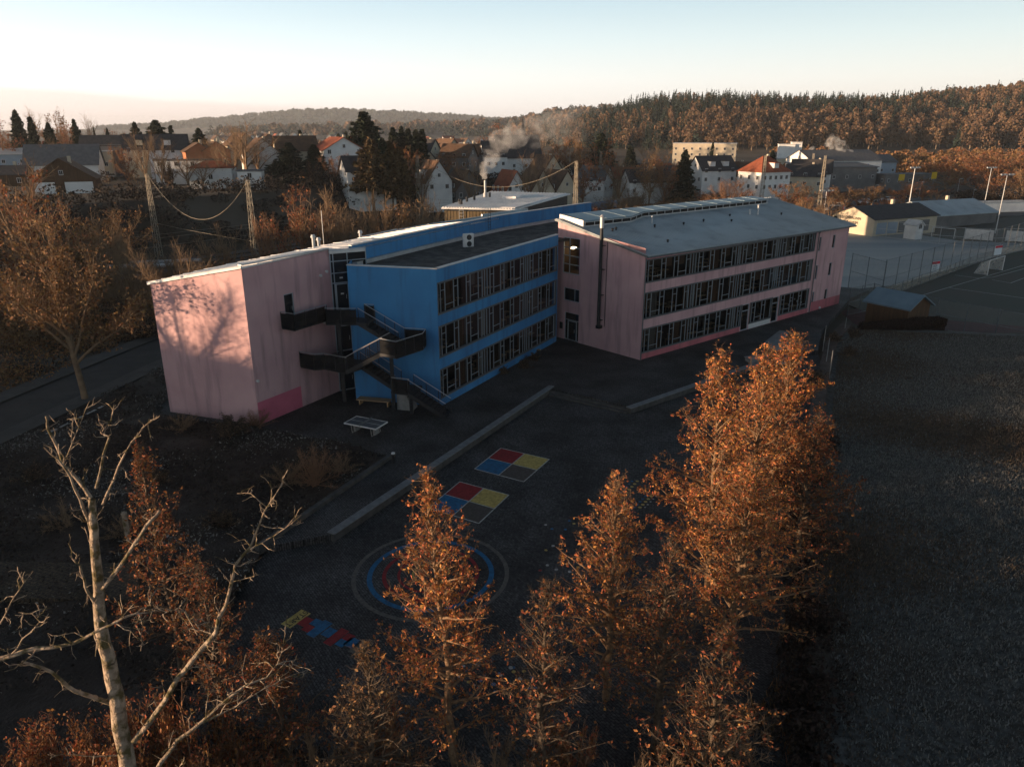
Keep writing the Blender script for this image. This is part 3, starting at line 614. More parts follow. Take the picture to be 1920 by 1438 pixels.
# ------------------------------------------------------------------ paving
def slab(name, poly, z0, z1, m, kind='structure'):
    mb = MB(); mb.prism(poly, z0, z1); return tag(mb.build(name, m), kind=kind)
bl0, bl1 = (-9.9,35.9), (3.15,60.1); br0, br1 = (9.45,55.6), (27.2,70.6)
low = [(-16,20.5), (10.2,20.5), (16.5,37.5), (22,49.5), (27.8,62.5), (30.6,71.5)]
slab('upper_terrace', [(-9.9,35.9), bl1, (9.45,55.6), br1, (33.5,78.5), (44,95.5), (49,101), (44,104), (30,110), (-5,90), (-30,60), (-27.4,53.8), (-18.9,51.3), (-13.8,49.3), (-8.2,46.2), (-13.2,34.6)], -0.55, 0.0, M['paving_dark'])
slab('lower_playground', [(-13.2,34.6), (-9.9,35.9), bl1, br0, (27.2,70.0), (30.6,71.5), (27.8,62.5), (22,49.5), (16.5,37.5), (10.2,19), (-14,19)], -0.62, -0.40, M['paving_dark'])
slab('garden_terrace', [(27.2,70.8), (30.6,71.7), (33.6,78.4), (25.5,74.0), (23.5,67.5)], -0.5, 0.006, M['paving_light'])
for i in range(3):                                           # steps down between the two long benches
    a, b = np.array(bl1), np.array(br0); d = (b-a)/np.linalg.norm(b-a); n = np.array([d[1], -d[0]])
    if i == 2: continue
    o = (i)*0.36; z = -0.133*(i+1)
    p = [a+n*o-d*.0, b+n*o, b+n*(o+.36), a+n*(o+.36)]
    slab('steps', [tuple(x) for x in p], -0.62, z, M['concrete_dark'])
def bench(name, a, b, wd, label, z=0.0):
    e = empty(name, (0,0,0), 0, label, 'bench', 'long seat walls around the playground'); w = Wall(a, b)
    mb = MB(); w.bar(mb, 0, w.L, -wd/2+.05, wd/2-.05, -.6, z+.36); mb.build('base', M['concrete_dark'], e)
    mb = MB(); n = 7
    for i in range(n):
        o = -wd/2+(i+.5)*wd/n; k = 0
        while k*3.0 < w.L: w.bar(mb, k*3.0+.012, min((k+1)*3.0, w.L)-.012, o-wd/n/2+.008, o+wd/n/2-.008, z+.38, z+.44); k += 1
    mb.build('seat', M['bench_wood'], e)
bench('slatted_bench', bl0, (3.4,60.5), .54, 'long slatted bench wall running from the stair side down the playground', -.34)
bench('slatted_bench', (9.2,55.2), br1, .54, 'long slatted bench wall right of the broad steps', -.34)
# low kerb wall of the planting bed
mb = MB(); mb.beam((-8.0,46.3,.0), (-13.4,34.3,.0), .3, .5); tag(mb.build('bed_kerb', M['concrete_dark']), kind='structure')

# table tennis table
tt = empty('table_tennis_table', (-11.05,51.6,0), math.radians(-25), 'grey concrete table tennis table with white rim on the terrace', 'table tennis table')
mb = MB(); mb.box((0,0,.73), (2.66,1.44,.06)); mb.build('tabletop', M['steel_grey'], tt)
mb = MB()
for c, d in (((0,.745,.735),(2.78,.055,.085)), ((0,-.745,.735),(2.78,.055,.085)), ((1.36,0,.735),(.055,1.435,.085)), ((-1.36,0,.735),(.055,1.435,.085)), ((0,0,.765),(2.66,.02,.01))): mb.box(c, d)
mb.build('rim', M['white_paint'], tt)
mb = MB(); mb.box((0,0,.84), (.02,1.6,.16)); mb.build('net', M['steel_grey'], tt)
for x in (-.85, .85):
    mb = MB(); mb.path([(x-.12,-.5,.7),(x,-.55,0.02),(x,.55,0.02),(x-.12,.5,.7)], .03); mb.box((x,0,.35), (.16,.55,.7)); mb.build('leg', M['concrete'], tt)
tt.location = (at(686,792,.76)[0], at(686,792,.76)[1], 0)

# painted games
def tile(mb, cx, cy, hw, hd, ca, sa, z, th=0.004):
    pts = [(-hw,-hd),(hw,-hd),(hw,hd),(-hw,hd)]; mb.prism([(cx+x*ca-y*sa, cy+x*sa+y*ca) for x, y in pts], z-0.03, z+th)
def four_square(corn, label):
    e = empty('four_square_court', (0,0,0), 0, label, 'painted court', 'four colour squares painted on the playground')
    c = [Vector((*p, -.396)) for p in corn]                  # near-left(blue), far(red), right(yellow), near(grey): corners in order L, T, R, B
    L_, T_, R_, B_ = c; cen = (L_+T_+R_+B_)/4; mids = [(L_+T_)/2, (T_+R_)/2, (R_+B_)/2, (B_+L_)/2]
    for nm, q in (('red', (T_, mids[1], cen, mids[0])), ('yellow', (R_, mids[2], cen, mids[1])), ('grey', (B_, mids[3], cen, mids[2])), ('blue', (L_, mids[0], cen, mids[3]))):
        mb = MB(); mb.prism([(p.x, p.y) for p in q], -.42, -.394); o = mb.build('colour_square', M['paint_'+nm], e); o['label'] = nm+' painted square'
    mb = MB()
    for a, b in ((L_,T_),(T_,R_),(R_,B_),(B_,L_),(mids[0],mids[2]),(mids[1],mids[3])): mb.beam((a.x,a.y,-.396), (b.x,b.y,-.396), .07, .012)
    mb.build('line', M['paint_white'], e)
z4 = -.4
four_square([at(890,879,z4), at(939,840,z4), at(1030,861,z4), at(982,903,z4)], 'four coloured squares painted further up the playground nearer the steps')
four_square([at(803,952,z4), at(862,903,z4), at(954,928,z4), at(898,981,z4)], 'four coloured squares painted nearer the ring target and the orange trees')
rt = empty('ring_target', (-4.0,32.6,0), 0, 'large ring target of yellow, red, blue and grey circles painted on paving', 'painted rings')
cx, cy = at(808,1075,z4)
rt.location = (cx, cy, 0)
for r, wd, nm in ((.85,.11,'yellow'), (1.55,.14,'red'), (2.25,.20,'red'), (2.95,.26,'blue'), (3.75,.22,'dull')):
    mb = MB(); n = 72; v = []
    for i in range(n): a = 2*math.pi*i/n; v += [(r*math.cos(a), r*math.sin(a), -.395), ((r+wd)*math.cos(a), (r+wd)*math.sin(a), -.395)]
    mb.add(v, [(2*i, 2*i+1, (2*i+3) % (2*n), (2*i+2) % (2*n)) for i in range(n)]); mb.build('ring', M['paint_'+nm], rt)
# hopscotch with START box
hp = empty('hopscotch', (0,0,0), 0, 'hopscotch trail with a yellow START box, red and blue boxes', 'hopscotch')
o0 = Vector((*at(556,1160,z4), 0)); o1 = Vector((*at(700,1225,z4), 0)); hd = (o1-o0).normalized(); ha = math.atan2(hd.y, hd.x)
hw_ = Vector((-hd.y, hd.x, 0))
for i, (off, sd, w1, d1, nm) in enumerate([(-.05,0,.42,.86,'yellow'),(.75,.1,.34,.42,'red'),(1.45,.45,.3,.3,'blue'),(1.45,-.35,.3,.3,'red'),(2.15,.05,.34,.8,'blue'),(3.0,.1,.34,.4,'blue'),(3.75,0,.32,.8,'red'),(4.5,.42,.3,.3,'red'),(4.5,-.3,.3,.3,'blue'),(5.1,.1,.4,.4,'blue'),(5.8,0,.35,.6,'dull')]):
    off, sd, w1, d1 = off*.66, sd*.62, w1*.72, d1*.74; p = o0+hd*off+hw_*sd; mb = MB(); tile(mb, p.x, p.y, w1, d1, math.cos(ha), math.sin(ha), -.399); mb.build('game_box', M['paint_'+nm], hp)
def text(body, size, loc, rot, m, parent=None, name='lettering', ext=0.004, sx=1.0):
    cu = bpy.data.curves.new(name, 'FONT'); cu.body = body; cu.size = size; cu.extrude = ext; cu.align_x = 'CENTER'; cu.align_y = 'CENTER'; cu.materials.append(m)
    o = bpy.data.objects.new(name, cu); COL.objects.link(o); o.location = loc; o.rotation_euler = rot; o.scale = (sx, 1, 1)
    bpy.context.view_layer.update(); me = bpy.data.meshes.new_from_object(o); bpy.data.objects.remove(o)
    o = link(name, me, parent); o.location = loc; o.rotation_euler = rot; o.scale = (sx, 1, 1)
    return o
text('START', .43, (o0.x, o0.y, -.388), (0, 0, ha-math.pi/2), M['black'], hp)
# rows of painted dots and footprints
def dots(label, items):
    e = empty('painted_dots', (0,0,0), 0, label, 'painted dots', 'dot games painted on the playground')
    for x, y, c, r in items:
        mb = MB(); mb.tube((x,y,-.42), (x,y,-.394), r, n=12); mb.build('dot', M['paint_'+c], e)
it = []
for k in range(8):
    x, y = at(1195-2.3*k*2.2, 902+k*5.2, z4); it.append((x, y, 'yellow', .11)); it.append((x-.34, y, 'blue', .09))
for k in range(6):
    x, y = at(1226-2.6*k*2, 925+k*5.2, z4); it.append((x, y, 'yellow', .11)); it.append((x-.34, y, 'blue', .09)); it.append((x+.3, y, 'white', .06))
dots('two slanting rows of small yellow and blue dots beside the tall orange tree', it)
rng = random.Random(9); it = []
for k in range(30): 
    px = 860+rng.uniform(0,170); py = 1225+(px-860)*.25+rng.uniform(0,55); x, y = at(px, py, z4); it.append((x, y, rng.choice(['blue','white','yellow','white']), rng.uniform(.06,.10)))
dots('loose scatter of blue, white and yellow dots between the front orange trees', it)
it = [(*at(1030+rng.uniform(-20,75), 985+rng.uniform(-10,90), z4), rng.choice(['blue','red','white','yellow']), .09) for k in range(14)]
dots('sparse blue and red dots left of the small orange tree', it)

# loungers / stage blocks on the garden terrace
for i, (px, py, ln, wd, rz, h, lab) in enumerate([(1457,632,5.6,1.0,.98,.45,'long grey platform bench pointing to the long pink wall'), (1462,647,2.3,1.5,-.1,.55,'grey seat block in the middle of the group'),
      (1487,648,2.0,1.3,-.3,.5,'rightmost grey seat block of the group'), (1430,668,3.4,1.1,.35,.42,'grey seat platform half hidden by the orange crown'), (1471,672,4.2,.9,.42,.45,'grey slatted platform just beyond the orange crown')]):
    x, y = at(px, py, .4); e = empty('seat_platform', (x,y,0), rz, lab, 'outdoor seat', 'grey seat platforms on the garden terrace')
    mb = MB(); mb.box((0,0,h-.06), (ln,wd,.1))
    mb.build('deck', M['bench_wood'], e); mb = MB(); mb.box((0,0,(h-.12)/2), (ln-.15,wd-.15,h-.12)); mb.build('base', M['concrete'], e)
# bollards / bins / posts
for px, py, h, r, m, nm, lab in ((738,868,.75,.13,'white_paint','bollard_light','short white-capped bollard light at the edge of the planting bed'), (243,1020,1.9,.16,'bark_pale','timber_post','weathered timber post standing in the planting bed'),
        (1010,672,.9,.22,'dark_metal','litter_bin','small dark litter bin by the blue wall')):
    x, y = at(px, py, 0); mb = MB(); mb.tube((x,y,0), (x,y,h-.1), r, n=14); o = empty(nm, (x,y,0), 0, lab, nm.replace('_', ' ')); mb = MB(); mb.tube((0,0,-.3), (0,0,h-.08), r*.85, n=14); mb.build('post', M['dark_metal' if m != 'bark_pale' else m], o)
    mb = MB(); mb.tube((0,0,h-.08), (0,0,h), r, r*.9, n=14); mb.build('cap', M['white_paint' if m == 'white_paint' else 'bark_pale'], o)

# ------------------------------------------------------------------ road, garden ground, field, sports ground
mat('asphalt', (0.040,0.036,0.034), (0.026,0.024,0.023), scale=0.5, detail=10, bump=0.3, bscale=30)
mat('footway', (0.060,0.055,0.050), (0.042,0.038,0.035), scale=0.8, detail=8, bump=0.3, bscale=20)
def strip(name, cl, w0, w1, z, m):                           # ribbon along centre line, offsets w0..w1 to the right
    mb = MB(); P = [np.array(p, float) for p in cl]; N = []
    for i, p in enumerate(P):
        d = P[min(i+1, len(P)-1)]-P[max(i-1, 0)]; d /= np.linalg.norm(d); N.append(np.array([d[1], -d[0]]))
    for i in range(len(P)-1):
        a, b, c, d = P[i]+N[i]*w0, P[i+1]+N[i+1]*w0, P[i+1]+N[i+1]*w1, P[i]+N[i]*w1; mb.prism([tuple(x) for x in (a, b, c, d)], z-.35, z)
    return tag(mb.build(name, m), kind='structure')
e0, e1 = at(0,832,-.15), at(300,690,-.15); dv = np.array(e1)-np.array(e0); dv /= np.linalg.norm(dv); e0 = np.array(e0)
RDL = [tuple(e0-dv*40), tuple(e0), tuple(e0+dv*18), tuple(e0+dv*38), tuple(e0+dv*38+np.array([16,24.0])), tuple(e0+dv*38+np.array([40,52.0]))]
strip('road', RDL, -6.6, -1.6, -.15, M['asphalt'])
strip('pavement', RDL, -1.55, 0.3, -.03, M['footway'])
strip('pavement', RDL, -8.6, -6.7, -.03, M['footway'])
mb = MB(); w = Wall(e0-dv*14, e0+dv*30); s = 0
while s < 27: w.bar(mb, s, s+1.0, 1.72, 1.92, -.17, -.143); s += 1.35
tag(mb.build('road_marking', M['paint_white']), kind='structure')
def sheet(name, poly_fn, x0, x1, y0, y1, step, zf, m, seed=0):
    xs = np.arange(x0, x1+step, step); ys = np.arange(y0, y1+step, step); X, Y = np.meshgrid(xs, ys); rng = np.random.default_rng(seed)
    Z = zf(X, Y, rng); nx, ny = len(xs), len(ys); i = (np.arange(nx-1)[None, :]+np.arange(ny-1)[:, None]*nx).ravel()
    cx = (X[:-1, :-1]+step/2).ravel(); cy = (Y[:-1, :-1]+step/2).ravel(); keep = poly_fn(cx, cy); i = i[keep]
    return tag(link(name, fast_mesh(name, np.stack([X.ravel(), Y.ravel(), Z.ravel()], 1), np.stack([i, i+1, i+1+nx, i+nx], 1), [m], smooth=True)), kind='structure')
def inpoly(poly):
    P = np.array(poly, float)
    def f(x, y):
        c = np.zeros(len(x), bool); n = len(P)
        for i in range(n):
            x0, y0 = P[i]; x1, y1 = P[(i+1) % n]; cond = ((y0 > y) != (y1 > y)); c ^= cond & (x < (x1-x0)*(y-y0)/((y1-y0) if y1 != y0 else 1e-9)+x0)
        return c
    return f
def bumps(X, Y, rng, amp, sc):
    Z = np.zeros_like(X)
    for k in range(26):
        a = rng.uniform(0, 6.28); f = sc*rng.uniform(.4, 2.2); Z += np.sin((X*math.cos(a)+Y*math.sin(a))*f+rng.uniform(0, 6.28))/math.sqrt(f/sc)
    return amp*Z/5
garden = [(-13.4,34.4), (-8.3,46.2), (-13.8,49.3), (-18.9,51.2), (-27.2,53.6), (-29,60), tuple(e0+dv*34+np.array([.5,0])), tuple(e0+dv*18+np.array([.6,-.2])), tuple(e0+np.array([.6,-.2])), tuple(e0-dv*30), (-60,-5), (-8,5), (-12,19), (-13,21)]
bed_z = lambda X, Y, r: -.02+bumps(X, Y, r, .16, .9)*np.clip((40-abs(X+20))/20, .3, 1)
sheet('planting_bed', inpoly(garden), -64, -8, -6, 84, .4, bed_z, M['soil'], 3)
slab('garden_path', [at(-60,1055,.12), at(262,1058,.12), at(258,1128,.12), at(-60,1122,.12)], -.3, .2, M['paving_grid'])
mat('grass_field', (0.055,0.049,0.043), (0.135,0.128,0.118), scale=3.2, detail=14, bump=1.0, bscale=7, dirt=(0.065,0.046,0.034), dscale=0.09, dlo=0.5, dhi=0.65, rough=1.0)
field_edge = [(9.8,-20), (10.2,19), (16.5,37.5), (22,49.5), (27.8,62.5), (33.5,74.5), (38.3,82.0), (50,83.5), (62,79), (90,68), (130,60), (130,-20)]
mead_z = lambda X, Y, r: -.12+bumps(X, Y, r, .045, 1.6)+bumps(X, Y, r, .10, .22)*1.0-1.2*np.clip((Y-(84-.12*(X-38))+5)/7, 0, 1)
sheet('meadow', inpoly(field_edge), 9, 130, -20, 84, .45, mead_z, M['grass_field'], 5)
# brown verge strip between paving and meadow
mat('verge', (0.055,0.035,0.027), (0.085,0.06,0.05), scale=0.9, detail=10, bump=.8, bscale=4)
ve = [(19.5,44), (22,49.5), (27.8,62.5), (33.5,74.5), (38.3,82.0)]
mb = MB()
for a, b in zip(ve[:-1], ve[1:]): w = Wall(a, b); w.bar(mb, 0, w.L, -.9, .15, -.5, .12)
tag(mb.build('verge', M['verge']), kind='structure')
# sports ground
mat('track_red', (0.085,0.028,0.028), (0.06,0.022,0.022), scale=0.8, detail=8)
mat('turf_green', (0.050,0.058,0.045), (0.072,0.060,0.048), scale=0.08, detail=10, bump=.3, bscale=10)
mat('court_grey', (0.22,0.24,0.25), (0.36,0.35,0.33), scale=0.07, detail=6, stretch=(.12,1.6,1), bump=.2, bscale=8)
zs = -2.0
slab('running_track', [at(1580,640,zs), at(1560,585,zs), at(1632,575,zs), (56,98), (130,62), (130,50), (90,64), (62,76)], -2.6, zs+.004, M['track_red'])
slab('sports_pitch', [at(1632,588,zs), at(1560,560,zs), at(1790,500,zs), at(1980,455,zs), at(2300,470,zs), (150,70), (64,88)], -2.6, zs+.010, M['turf_green'])
slab('hard_court', [at(1575,545,zs), at(1540,500,zs), at(1560,432,zs), at(1660,432,zs), at(1800,452,zs), at(1960,458,zs), at(1780,505,zs), at(1680,535,zs)], -2.6, zs+.022, M['court_grey'])
mb = MB()
def line(a, b, w=.14): mb.beam((*at(*a,zs),zs+.016), (*at(*b,zs),zs+.016), w, .006)
line((1722,556),(1925,496)); line((1862,520),(1980,488)); line((1780,540),(1925,560)); line((1862,520),(1835,522)); line((1835,522),(1790,516)); line((1895,531),(1925,520)); line((1895,531),(1860,525))
tag(mb.build('pitch_marking', M['paint_white']), kind='structure')
mat('gravel_path', (0.13,0.11,0.09), (0.10,0.085,0.07), scale=.4, detail=8)
mat('parking', (0.10,0.10,0.10), (0.07,0.07,0.07), scale=.2, detail=8)
slab('club_path', [at(1560,440,zs), at(1560,395,zs), at(1700,440,zs), at(2000,440,zs), at(2000,452,zs), at(1690,446,zs)], -2.6, zs+.016, M['gravel_path'])
slab('car_park', [at(1490,425,-1.8), at(1500,384,-1.8), at(1640,372,-1.8), at(1980,372,-1.8), at(1980,405,-1.8), at(1640,405,-1.8)], -2.6, -1.75, M['parking'])
slab('far_pitch', [at(1690,446,zs), at(1760,442,zs), at(1930,395,zs), at(2200,395,zs), at(2200,456,zs), at(1960,456,zs)], -2.6, zs+.020, M['turf_green'])

def fence(name, pts, z, h, sp, label, mesh='wire_mesh', postm='steel_grey', grp=None, rails=True):
    e = empty(name, (0,0,0), 0, label, 'fence', grp); 
    for a, b in zip(pts[:-1], pts[1:]):
        w = Wall(a, b); mb = MB(); mb.quad(w.P(0,0,z+.1), w.P(w.L,0,z+.1), w.P(w.L,0,z+h), w.P(0,0,z+h)); mb.build('mesh_panel', M[mesh], e)
        r = MB()
        if rails:
            for zz in (z+.1, z+h*.5, z+h): r.beam(w.P(0,.03,zz), w.P(w.L,.03,zz), .045, .045)
            r.build('rail', M[postm], e)
        n = max(1, round(w.L/sp)); pm = None
        for i in range(n+1):
            if pm is None: q = MB(); q.tube((0,0,-.3), (0,0,h+.1), .05, n=6); o = q.build('post', M[postm], e); pm = o.data
            else: o = link('post', pm, e)
            p = w.P(w.L*i/n, 0, z); o.location = p
    return e
FX = lambda px, py: at(px, py, zs)
fence('ball_fence', [FX(1588,592), FX(1632,582), FX(1700,604), FX(1925,652)], zs, 3.6, 3.2, 'tall wire fence along the red track behind the dark hedge')
fence('court_fence', [FX(1590,540), FX(1652,560)], zs, 5.2, 3.2, 'dark high fence at the end of the pink building')
fence('court_fence', [FX(1652,560), FX(1742,528), FX(1830,494), FX(1925,466)], zs, 1.5, 4.0, 'low mesh-filled fence running behind the white goal', mesh='wire_mesh_fine')
fence('court_fence', [FX(1652,556), FX(1742,526), FX(1925,462)], zs, 5.2, 4.5, 'high ball-stop fence between the grey court and the pitch')
fence('court_fence', [FX(1630,442), FX(1760,458), FX(1850,464), FX(1925,462)], zs, 3.6, 4.2, 'far fence in front of the pale boards', postm='rail_metal')
# posters on the fence
def board(name, px, py, w_, h_, rz, z, m, label, cat='sign', txt=None, tm='black', ts=.3, stripe=None):
    x, y = at(px, py, z); e = empty(name, (x,y,z), rz, label, cat); mb = MB(); mb.box((0,0,h_/2), (w_,.06,h_)); mb.build('board', M[m], e)
    if stripe: mb = MB(); mb.box((0,-.034,h_*.86), (w_,.01,h_*.24)); mb.build('stripe', M[stripe], e)
    mb = MB(); mb.box((-w_/2+.1,.05,-.6+h_/2-.3), (.06,.04,h_+1)); mb.box((w_/2-.1,.05,-.6+h_/2-.3), (.06,.04,h_+1)); mb.build('post', M['steel_grey'], e)
    if txt: text(txt, ts, (0,-.045,h_*.42), (math.pi/2,0,0), M[tm], e)
    return e
mat('poster_red', (0.55,0.03,0.05)); mat('poster_white', (0.62,0.66,0.70))
board('fence_poster', 1752, 510, 2.0, 1.7, .5, -.9, 'poster_white', 'red and white poster on the nearer part of the pitch fence', txt='SPORT\nPLATZ', tm='ridge_sheet', ts=.42, stripe='poster_red')
board('fence_poster', 1870, 478, 2.2, 1.7, .5, -.9, 'poster_white', 'red and white poster on the farther fence behind the goal', stripe='poster_red')
for (px0, px1, py, lab) in ((1808,1861,448,'pale low wooden board behind the left half of the far fence'), (1884,1960,452,'pale low wooden board by the right edge of the photo')):
    a, b = at(px0, py, zs), at(px1, py+4, zs); w = Wall(a, b); mb = MB(); w.bar(mb, 0, w.L, -.05, .05, zs, zs+2.2); e = mb.build('practice_wall', M['white_paint']); tag(e, lab, 'board')
# football goals
def goal(px0, py0, px1, py1, h, back, label, net=True):
    a, b = np.array(at(px0,py0,zs)), np.array(at(px1,py1,zs)); w = Wall(a, b); e = empty('football_goal', (0,0,0), 0, label, 'goal'); L = w.L
    mb = MB(); mb.path([w.P(0,0,zs), w.P(0,0,zs+h), w.P(L,0,zs+h), w.P(L,0,zs)], .07, 8); mb.build('goal_frame', M['white_paint'], e)
    mb = MB()
    for s in (0, L): mb.path([w.P(s,0,zs+h), w.P(s,-back*.55,zs+h*.92), w.P(s,-back,zs+.04), w.P(s,0,zs+.04)], .03, 6)
    mb.build('net_support', M['rail_metal'], e)
    if net:
        mb = MB(); mb.quad(w.P(0,0,zs+h), w.P(L,0,zs+h), w.P(L,-back*.55,zs+h*.8), w.P(0,-back*.55,zs+h*.8)); mb.quad(w.P(0,-back*.55,zs+h*.8), w.P(L,-back*.55,zs+h*.8), w.P(L,-back,zs), w.P(0,-back,zs))
        for s in (0, L): mb.quad(w.P(s,0,zs), w.P(s,0,zs+h), w.P(s,-back*.55,zs+h*.8), w.P(s,-back,zs))
        mb.build('net', M['goal_net_mesh'], e)
goal(1851, 516, 1879, 507, 2.44, 2.0, 'white full-size goal with draped net on the green pitch')
goal(1746, 444, 1788, 448, 2.1, 1.0, 'empty white goal frame in front of the far fence', net=False)
goal(1648, 432, 1672, 440, 2.1, 1.0, 'small pale goal frame beside the white clubhouse', net=False)
# floodlight and street lamp masts
def mast(px, pyb, pyt, label, arms=1.6, z=zs, r=.13, name='floodlight_mast', cat='floodlight', grp=None, m='coping_metal'):
    x, y = at(px, pyb, z); zt = atd(px, pyt, y)[2]; e = empty(name, (x,y,z), .2, label, cat, grp); H_ = zt-z
    mb = MB(); mb.tube((0,0,-.3), (0,0,H_), r, r*.55, n=10); mb.build('pole', M[m], e)
    mb = MB()
    if arms > .8:
        mb.beam((-arms,0,H_-.1), (arms,0,H_-.1), .1, .1)
        for a in (-arms, -arms*.4, arms*.4, arms): mb.box((a,-.1,H_+.08), (.5,.3,.28), .1)
    else: mb.beam((0,0,H_), (arms*1.4,0,H_+.1), .08, .06); mb.box((arms*1.3,0,H_+.1), (.7,.25,.12))
    mb.build('lamp_head', M['coping_metal'], e)
    return e
mast(1697, 428, 315, 'tall floodlight mast rising in front of the clubhouse', 1.1, r=.17)
mast(1840, 412, 315, 'tall floodlight mast on the far pitch, left of the right pair', 1.2)
mast(1866, 438, 328, 'tall floodlight mast near the right edge with a wide crossbar', 1.5)
mast(1543, 412, 358, 'floodlight mast just behind the roof end of the pink wing', 1.7, r=.11)
for px, b, t, lab in ((1636,385,348,'slim street lamp among bushes left of the clubhouse'), (1723,370,342,'short street lamp behind the large clubhouse roof'), (1793,372,336,'slim street lamp right of the clubhouse roof'), (1823,375,356,'smallest street lamp by the dark orange trees')):
    mast(px, b, t, lab, .5, z=-1.8, r=.07, name='street_lamp', cat='street lamp')

# ------------------------------------------------------------------ houses
mat('wall_white', (0.72,0.71,0.69), (0.62,0.61,0.60), scale=.5); mat('wall_cream', (0.52,0.44,0.33), (0.44,0.38,0.29), scale=.5); mat('wall_orange', (0.40,0.16,0.08), (0.33,0.14,0.07), scale=.5)
mat('wall_grey', (0.16,0.155,0.155), (0.12,0.12,0.12), scale=.5); mat('wall_blue', (0.30,0.36,0.43), (0.26,0.32,0.38), scale=.5); mat('wall_wood', (0.10,0.055,0.03), (0.065,0.038,0.022), scale=1, stretch=(4,4,.3))
mat('roof_dark', (0.060,0.055,0.058), (0.042,0.040,0.042), scale=1.2, bump=.4, bscale=8); mat('roof_brown', (0.135,0.075,0.045), (0.085,0.052,0.035), scale=1.0, bump=.4, bscale=8); mat('roof_red', (0.30,0.085,0.040), (0.21,0.06,0.032), scale=1.0, bump=.4, bscale=8)
mat('roof_grey', (0.13,0.13,0.135), (0.10,0.10,0.105), scale=1.0, bump=.3, bscale=8); mat('roof_white', (0.50,0.49,0.48), (0.40,0.40,0.40), scale=1.5)
_win = None
def unit_window():
    global _win
    if _win: return _win
    mb = MB(); 
    for c, d in (((0,0,.46),(1,.5,.08)),((0,0,-.46),(1,.5,.08)),((.46,0,0),(.08,.5,.84)),((-.46,0,0),(.08,.5,.84)),((0,0,0),(.05,.45,.84))): mb.box(c, d)
    mb.cm = 1; mb.quad((-.46,-.05,-.46), (.46,-.05,-.46), (.46,-.05,.46), (-.46,-.05,.46))
    o = mb.build('window', [M['white_paint'], M['glass_dark']]); _win = o.data; bpy.data.objects.remove(o); return _win
def add_windows(e, face, W_, D_, n, rows, z0, dz, w=1.1, h=1.3, pad=1.0):
    for r in range(rows):
        for i in range(n):
            o = link('window', unit_window(), e); t = 0 if n == 1 else (i/(n-1)-.5)
            if face == 'f': o.location = (t*(W_-2*pad-w), -D_/2-.02, z0+r*dz); 
            elif face == 'l': o.location = (-W_/2-.02, t*(D_-2*pad-w), z0+r*dz); o.rotation_euler = (0,0,-math.pi/2)
            else: o.location = (W_/2+.02, t*(D_-2*pad-w), z0+r*dz); o.rotation_euler = (0,0,math.pi/2)
            o.scale = (w, .3, h)
